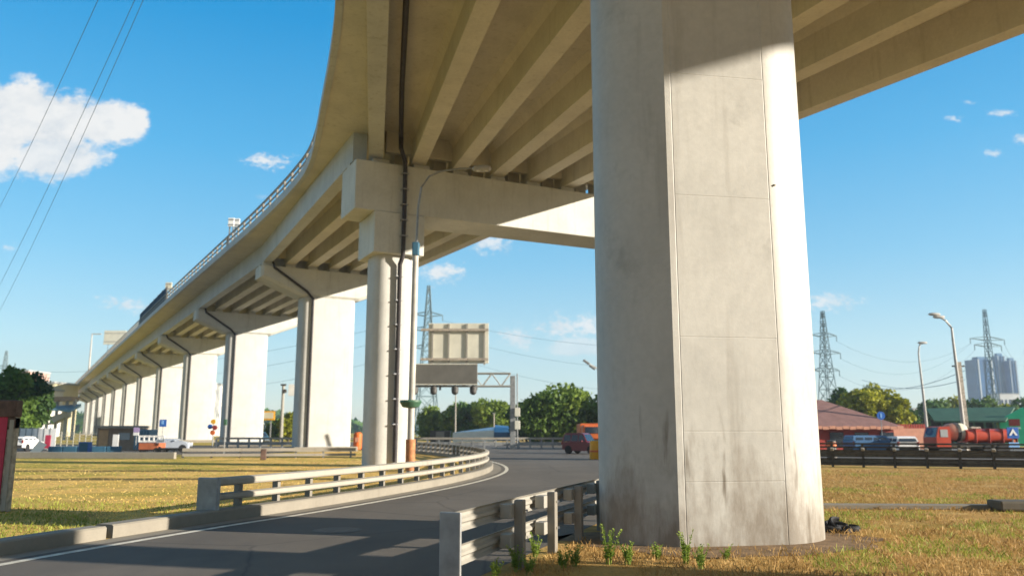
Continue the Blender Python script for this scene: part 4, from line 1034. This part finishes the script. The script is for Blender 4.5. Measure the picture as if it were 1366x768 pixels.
MB().box((L/2-.03, -.6, 1.5), (.16, .5, .34), 0, .03).build('rear_lamp', 'salmon_paint', t); MB().box((L/2-.03, -.6, .95), (.16, .5, .34), 0, .03).build('rear_lamp', 'orange_paint', t)
for xx in (-L/2+.55, L/2-1.7, L/2-.8):
    for s in (-1, 1):
        MB().lathe([(.1, -.13), (.42, -.13), (.42, .13), (.1, .13)], (xx, s*.72, .42), 16, 'Y').build('wheel', 'black_rubber', t, 40)
# blue signs on the right
x, _, z = aty(1351, 577, 47)
t = thing('direction_sign', 'blue square sign with white chevron at the right end of the dark barrier', 'sign', (x, 47, 0))
MB().box((0, 0, z), (.66, .04, .62), 0, .01).build('board', 'sign_blue', t)
MB().prism_y([(-.24, z-.14), (-.12, z-.14), (0, z+.04), (.12, z-.14), (.24, z-.14), (0, z+.24)], -.045, -.028).build('chevron', 'white_paint', t)
MB().box((0, 0, z-.70), (.60, .04, .34), 0, .01).build('lower_board', 'sign_pale_blue', t); MB().tube([(0, .06, 0), (0, .06, z+.3)], .035, 6).build('post', 'grey_steel', t)
x, _, z = aty(1175, 554, 60)
t = thing('round_sign', 'round blue road sign on a thin post above the pink wall', 'sign', (x, 60, 0))
MB().lathe([(.01, -.03), (.30, -.03), (.30, .0), (.01, .0)], (0, 0, z), 18, 'Y').build('disc', 'sign_blue', t); MB().box((0, -.04, z), (.10, .012, .34)).build('arrow', 'sign_pale_blue', t); MB().tube([(0, .03, 0), (0, .03, z)], .03, 6).build('post', 'grey_steel', t)
x, _, z = aty(1109, 590, 50)
t = thing('work_barrel', 'small orange and black roadwork drum behind the dark barrier next to the pier', 'barrel', (x, 50, 0))
MB().lathe([(.1, 0), (.3, 0), (.26, 1.1), (.02, 1.12)], (0, 0, 0), 16).build('body', 'dark_steel', t, 40); MB().lathe([(.275, .72), (.285, .72), (.27, 1.0), (.262, 1.0)], (0, 0, 0), 16).build('band', 'orange_paint', t)

# scrap by the pier foot, dark slab at the right edge
x, y = at(1118, 708)
sc = thing('scrap_heap', 'heap of black torn tyre pieces at the right foot of the big pier', 'scrap', (x, y, 0), .4)
for i, (dx, dy, dz, r, ry) in enumerate(((0, 0, .03, .20, 74), (.13, .08, .05, .17, 58), (-.13, .05, .02, .15, 84), (.22, -.06, .01, .13, 86), (-.02, -.14, .0, .12, 80))):
    m = MB(); rings = []
    for k in range(15):
        a = PI*1.35*k/14+i
        c = Vector((math.cos(a)*r, math.sin(a)*r, 0)); rad = c.normalized()
        rings.append([tuple(Matrix.Rotation(R(90-ry), 3, 'X') @ (c+rad*math.cos(b)*.035+Vector((0, 0, math.sin(b)*.05)))+Vector((dx, dy, dz+.04))) for b in np.linspace(0, 2*PI, 9)[:-1]])
    m.loft(rings).build('tyre_piece', 'black_rubber', sc, 40)
sb_ = MB()
sb_.box((0, 0, .10), (3.4, .6, .20), 0, .04); 
o = tag(sb_.build('concrete_slab', 'slab_dark'), 'weathered dark concrete slab lying on the verge at the right edge', 'slab'); o.location = (12.1, 18.0, .02); o.rotation_euler = (0, 0, -.05)

# ------------------------------------------------------------------ weeds and grass
def weed(x, y, h, seed, label):
    rng = random.Random(seed); t = thing('weed', label, 'plant', (x, y, 0), 0, 'weeds at the pier and guard rail')
    st = MB(); V = []; Fc = []
    for s in range(rng.randint(8, 13)):
        a = rng.random()*2*PI; hh = h*(.5+.5*rng.random()); lean = .35*hh*rng.random()+.02
        pts = [(math.cos(a)*(.03+lean*q*q), math.sin(a)*(.03+lean*q*q), hh*q) for q in (0, .33, .66, 1)]
        st.tube(pts, .006, 4, .003)
        for k in range(int(26*hh/.3)):
            q = .12+.9*rng.random(); b = rng.random()*2*PI; l = .03+.045*rng.random()*(1.3-q)
            c = Vector((math.cos(a)*(.03+lean*q*q), math.sin(a)*(.03+lean*q*q), hh*q)); d = Vector((math.cos(b), math.sin(b), .35+.5*rng.random())).normalized(); w = d.cross(Vector((0, 0, 1))).normalized()*l*.30
            n = len(V); V += [tuple(c), tuple(c+d*l*.5+w), tuple(c+d*l), tuple(c+d*l*.5-w)]; Fc.append((n, n+1, n+2, n+3))
    st.build('stem', 'weed_leaf', t); raw_mesh('foliage', V, Fc, 'weed_leaf', t)
for i, (px, py, h, lab) in enumerate(((812, 752, .40, 'tallest leafy weed before the shaded side of the big pier'), (838, 752, .22, 'small weed right of the tallest weed at the pier foot'), (766, 755, .22, 'broad low weed between guard rail and big pier'), (752, 757, .16, 'tiny weed nearest the last dark guard rail post'), (714, 742, .26, 'leafy weed growing between the first two guard rail posts'), (690, 762, .24, 'yellowish weed at the foot of the nearest guard rail post'), (705, 766, .18, 'low weed below the guard rail at the bottom edge'), (915, 752, .34, 'weed clump in front of the left edge of the stained panel'), (935, 758, .24, 'lower weed right of the clump before the stained panel'), (968, 745, .14, 'small weed tuft under the middle of the stained panel'), (876, 745, .16, 'dried weed under the shadow edge of the pier'), (660, 775, .2, 'weed at the bottom edge next to the rail end plate'))):
    weed(*at(px, py), h*1.3, 100+i, lab)
def blades(name, label, mat, pts, h0, h1, w, seed):
    rng = np.random.default_rng(seed); n = len(pts)
    P = np.c_[pts, np.zeros(n)]
    a = rng.random(n)*2*PI; hh = h0+(h1-h0)*rng.random(n)**1.6; ln_ = rng.normal(size=(n, 2))*.45*hh[:, None]
    d = np.c_[np.cos(a), np.sin(a), np.zeros(n)]*(w*(.6+.8*rng.random(n)))[:, None]
    V = np.empty((n, 4, 3)); V[:, 0] = P-d; V[:, 1] = P+d
    V[:, 2] = P+d*.55+np.c_[ln_*.4, hh*.6]; V[:, 3] = P+np.c_[ln_, hh]
    Fc = [(i*4, i*4+1, i*4+2, i*4+3) for i in range(n)]
    return tag(raw_mesh(name, V.reshape(-1, 3).tolist(), Fc, mat), label, 'grass', None, 'stuff')
def noise2(P, s, seed):
    r = np.random.default_rng(seed); v = np.zeros(len(P))
    for k in range(6):
        d = r.normal(size=2)*s*(1.6**k)*.5; v += np.sin(P @ d+r.random()*7)/(1.35**k)
    return v/2.6
def scatter(n, x0, x1, y0, y1, seed, near=True):
    r = np.random.default_rng(seed)
    y = y0*(y1/y0)**r.random(n) if near else y0+(y1-y0)*r.random(n)
    return np.c_[x0+(x1-x0)*r.random(n), y]
def right_ok(P):
    xr = np.interp(P[:, 1], [2, 9, 14.9, 18.6, 23.6, 38], [-2.6, -.55, 1.5, 2.9, 4.8, 9.4])
    inpier = (np.abs(P[:, 0]-3.2) < 2.0) & (np.abs(P[:, 1]-13.5) < 1.15)
    vis = (np.abs(P[:, 0]) < P[:, 1]*.70+.6)
    return (P[:, 0] > xr+.12) & ~inpier & vis
P = scatter(150000, -1, 24, 7.6, 36, 1); P = P[right_ok(P)]
nz = noise2(P, 1.1, 3); bare = (((P[:, 0]-3.3)/2.5)**2+((P[:, 1]-13.2)/1.6)**2 < 1) & (RNG.random(len(P)) < .6)
keep = (~bare) & (nz > -.55+.5*RNG.random(len(P))-.3)
P = P[keep]; nz = nz[keep]
strip = ((P[:, 1] > 14.5) & (P[:, 1] < 17.8) & (P[:, 0] > 5)).astype(float)
gsel = (nz+.75*strip+.25*RNG.random(len(P))) > .55
blades('dry_grass', 'dry straw coloured grass on the verge around the big pier', 'blade_dry', P[~gsel], .025, .11, .0075, 4)
blades('green_grass', 'patches of green grass on the verge around the big pier', 'blade_green', P[gsel], .025, .10, .007, 5)
P = scatter(150000, -36, 0, 11.5, 52, 6)
kx = np.interp(P[:, 1], [y for _, y in KERB], [x for x, _ in KERB])
far_ = np.clip((P[:, 1]-16)/8, 0, .8)
P = P[(RNG.random(len(P)) > far_) & (P[:, 0] < kx-np.where(P[:, 1] < 13.6, .42, .58)) & (P[:, 0] > -P[:, 1]*.70-1)]
nz = noise2(P, .6, 8); g = (nz+.9*np.interp(P[:, 1], [12, 17, 22, 50], [1, .75, .1, .0])+.35*np.interp(P[:, 0], [-30, -8], [.8, 0])+.3*RNG.random(len(P))) > .38
blades('dry_grass', 'dry golden grass covering the lawn on the left', 'blade_gold', P[~g], .012, .034, .014, 9)
blades('green_grass', 'green grass along the near edge of the lawn on the left', 'blade_green', P[g], .02, .085, .011, 10)

# ------------------------------------------------------------------ air
m = bpy.data.materials.new('air'); m.use_nodes = True; MATS['air'] = m; nt = m.node_tree; nt.nodes.clear()
out = nt.nodes.new('ShaderNodeOutputMaterial'); pv_ = nt.nodes.new('ShaderNodeVolumePrincipled')
pv_.inputs['Color'].default_value = (.72, .87, 1, 1); pv_.inputs['Density'].default_value = .0003; pv_.inputs['Anisotropy'].default_value = .2
nt.links.new(pv_.outputs[0], out.inputs['Volume'])
tag(MB().box((0, 400, 38.5), (1900, 1000, 79)).build('haze', 'air'), kind='stuff')

# ------------------------------------------------------------------ sun, sky, camera
SUN_EL, SUN_AZ = R(14.85), R(104.5)
sd = Vector((math.sin(SUN_AZ)*math.cos(SUN_EL), math.cos(SUN_AZ)*math.cos(SUN_EL), math.sin(SUN_EL)))
su = bpy.data.lights.new('sun', 'SUN'); su.energy = 4.5; su.angle = R(.55); su.color = (1, .90, .76)
so = bpy.data.objects.new('sun', su); COL.objects.link(so); so.rotation_euler = (-sd).to_track_quat('-Z', 'Y').to_euler(); so.location = (40, -10, 40)

w = bpy.data.worlds.new('World'); scene.world = w; w.use_nodes = True
nt = w.node_tree; nt.nodes.clear()
out = nt.nodes.new('ShaderNodeOutputWorld'); bg = nt.nodes.new('ShaderNodeBackground'); nt.links.new(bg.outputs[0], out.inputs[0])
sky = nt.nodes.new('ShaderNodeTexSky'); sky.sky_type = 'NISHITA'; sky.sun_disc = False
sky.sun_elevation = SUN_EL; sky.sun_rotation = SUN_AZ; sky.air_density = 1.0; sky.dust_density = .3; sky.ozone_density = 2.0
hsv = node(nt, 'ShaderNodeHueSaturation'); hsv.inputs['Saturation'].default_value = 1.35; hsv.inputs['Value'].default_value = 1.0
hsv.inputs['Hue'].default_value = .485
nt.links.new(sky.outputs[0], hsv.inputs['Color'])
BG = .13; bg.inputs[1].default_value = BG; EXPO = 1.32
tc = node(nt, 'ShaderNodeTexCoord'); sep = node(nt, 'ShaderNodeSeparateXYZ'); nt.links.new(tc.outputs['Generated'], sep.inputs[0])
grad = ramp(nt, sep.outputs['Z'], [(0.0, (.58, .70, .76)), (.10, (.46, .67, .80)), (.20, (.24, .56, .83)), (.32, (.09, .45, .82)), (.46, (.0, .31, .72)), (1.0, (.0, .10, .36))])
gs = node(nt, 'ShaderNodeVectorMath', operation='SCALE'); nt.links.new(grad, gs.inputs[0]); gs.inputs['Scale'].default_value = .93/(BG*2**EXPO)
skyc = mixc(nt, .8, hsv.outputs[0], gs.outputs[0])
# added fill light: sky behind the viewer brightened, broken up by noise
rn = noise(nt, 2.2, tc.outputs['Generated'], 6, .6)
rear = node(nt, 'ShaderNodeMapRange', interpolation_type='SMOOTHSTEP'); rear.inputs['From Min'].default_value = .22; rear.inputs['From Max'].default_value = -.35
nt.links.new(mth(nt, 'ADD', sep.outputs['Y'], mth(nt, 'MULTIPLY', mth(nt, 'SUBTRACT', rn, .5), .5)), rear.inputs['Value'])
rear_fill = node(nt, 'ShaderNodeVectorMath', operation='SCALE'); rear_fill.inputs[0].default_value = (.62, .88, 1.15); nt.links.new(mth(nt, 'MULTIPLY', mth(nt, 'ADD', rn, .55), 0.46/(BG*2**EXPO)), rear_fill.inputs['Scale'])
skyc = mixc(nt, rear.outputs[0], skyc, rear_fill.outputs[0])
fy = mth(nt, 'MAXIMUM', sep.outputs['Y'], .02)
uu = mth(nt, 'DIVIDE', sep.outputs['X'], fy); vv = mth(nt, 'DIVIDE', sep.outputs['Z'], fy)
cv = node(nt, 'ShaderNodeCombineXYZ'); nt.links.new(uu, cv.inputs[0]); nt.links.new(mth(nt, 'MULTIPLY', vv, 1.5), cv.inputs[1])
n1 = noise(nt, 13, cv.outputs[0], 9, .62); n2 = noise(nt, 38, cv.outputs[0], 6, .6)
n3 = noise(nt, 120, cv.outputs[0], 5, .62)
ns_ = mth(nt, 'ADD', mth(nt, 'MULTIPLY', mth(nt, 'SUBTRACT', n2, .5), 2.6), mth(nt, 'MULTIPLY', mth(nt, 'SUBTRACT', n3, .5), 2.4))
nn = mth(nt, 'ADD', mth(nt, 'MULTIPLY', mth(nt, 'SUBTRACT', n1, .5), 2.0), mth(nt, 'MULTIPLY', mth(nt, 'SUBTRACT', n2, .5), .8))
def uv(px, py):
    x, y, z = aty(px, py, 1.0); return x, z-EYE
clouds = [(20, 152, 104, 52, 1), (70, 162, 96, 46, 1), (132, 163, 64, 34, 1), (-30, 170, 110, 66, 1), (74, 205, 66, 42, .95), (160, 164, 44, 26, 1),
          (362, 215, 34, 13, .9), (585, 364, 40, 18, .9), (655, 326, 34, 14, .8), (690, 452, 24, 19, .75), (742, 435, 38, 19, .85), (782, 437, 34, 20, .85), (770, 464, 50, 15, .5),
          (165, 407, 42, 12, .75), (10, 330, 14, 6, .5), (1112, 403, 43, 15, .8), (1290, 136, 12, 5, .6), (1272, 158, 12, 6, .6), (1338, 152, 20, 6, .7), (1360, 187, 14, 8, .7), (1326, 205, 16, 6, .6), (350, 262, 12, 4, .2)]
acc = None
for px, py, rx_, ry_, op in clouds:
    u0, v0 = uv(px, py); u1, _ = uv(px+rx_, py); _, v1 = uv(px, py-ry_)
    dx = mth(nt, 'DIVIDE', mth(nt, 'SUBTRACT', uu, u0), u1-u0); dy = mth(nt, 'DIVIDE', mth(nt, 'SUBTRACT', vv, v0), v1-v0)
    d2 = mth(nt, 'ADD', mth(nt, 'MULTIPLY', dx, dx), mth(nt, 'MULTIPLY', dy, dy))
    dd = mth(nt, 'ADD', mth(nt, 'SUBTRACT', 1.0, mth(nt, 'SQRT', d2)), mth(nt, 'MULTIPLY', nn if rx_ > 43 else ns_, .8 if rx_ > 43 else 1.0))
    k = node(nt, 'ShaderNodeMapRange', interpolation_type='SMOOTHSTEP'); k.inputs['From Min'].default_value = .0; k.inputs['From Max'].default_value = .36 if rx_ > 43 else 1.15; k.inputs['To Max'].default_value = op
    nt.links.new(dd, k.inputs['Value'])
    acc = k.outputs[0] if acc is None else mth(nt, 'MAXIMUM', acc, k.outputs[0])
acc = mth(nt, 'MULTIPLY', acc, mth(nt, 'GREATER_THAN', sep.outputs['Y'], .05))
shade = ramp(nt, mth(nt, 'ADD', mth(nt, 'MULTIPLY', n1, .7), mth(nt, 'MULTIPLY', n2, .3)), [(.30, (.60, .68, .76)), (.55, (.90, .91, .91))])
scl = node(nt, 'ShaderNodeVectorMath', operation='SCALE'); nt.links.new(shade, scl.inputs[0]); scl.inputs['Scale'].default_value = 1/(BG*2**EXPO)
nt.links.new(mixc(nt, acc, skyc, scl.outputs[0]), bg.inputs[0])

cam = bpy.data.cameras.new('camera'); co = bpy.data.objects.new('camera', cam); COL.objects.link(co)
co.location = (0, 0, EYE); co.rotation_euler = (PI/2+PITCH, 0, 0)
cam.sensor_width = 36; cam.lens = F_PX/1366*36; cam.clip_start = .05; cam.clip_end = 8000
cam.dof.use_dof = True; cam.dof.focus_distance = 13; cam.dof.aperture_fstop = 1.05
scene.camera = co
vs = scene.view_settings; vs.view_transform = 'Standard'; vs.look = 'None'; vs.gamma = 1; vs.exposure = EXPO
scene.cycles.max_bounces = 8; scene.cycles.diffuse_bounces = 5
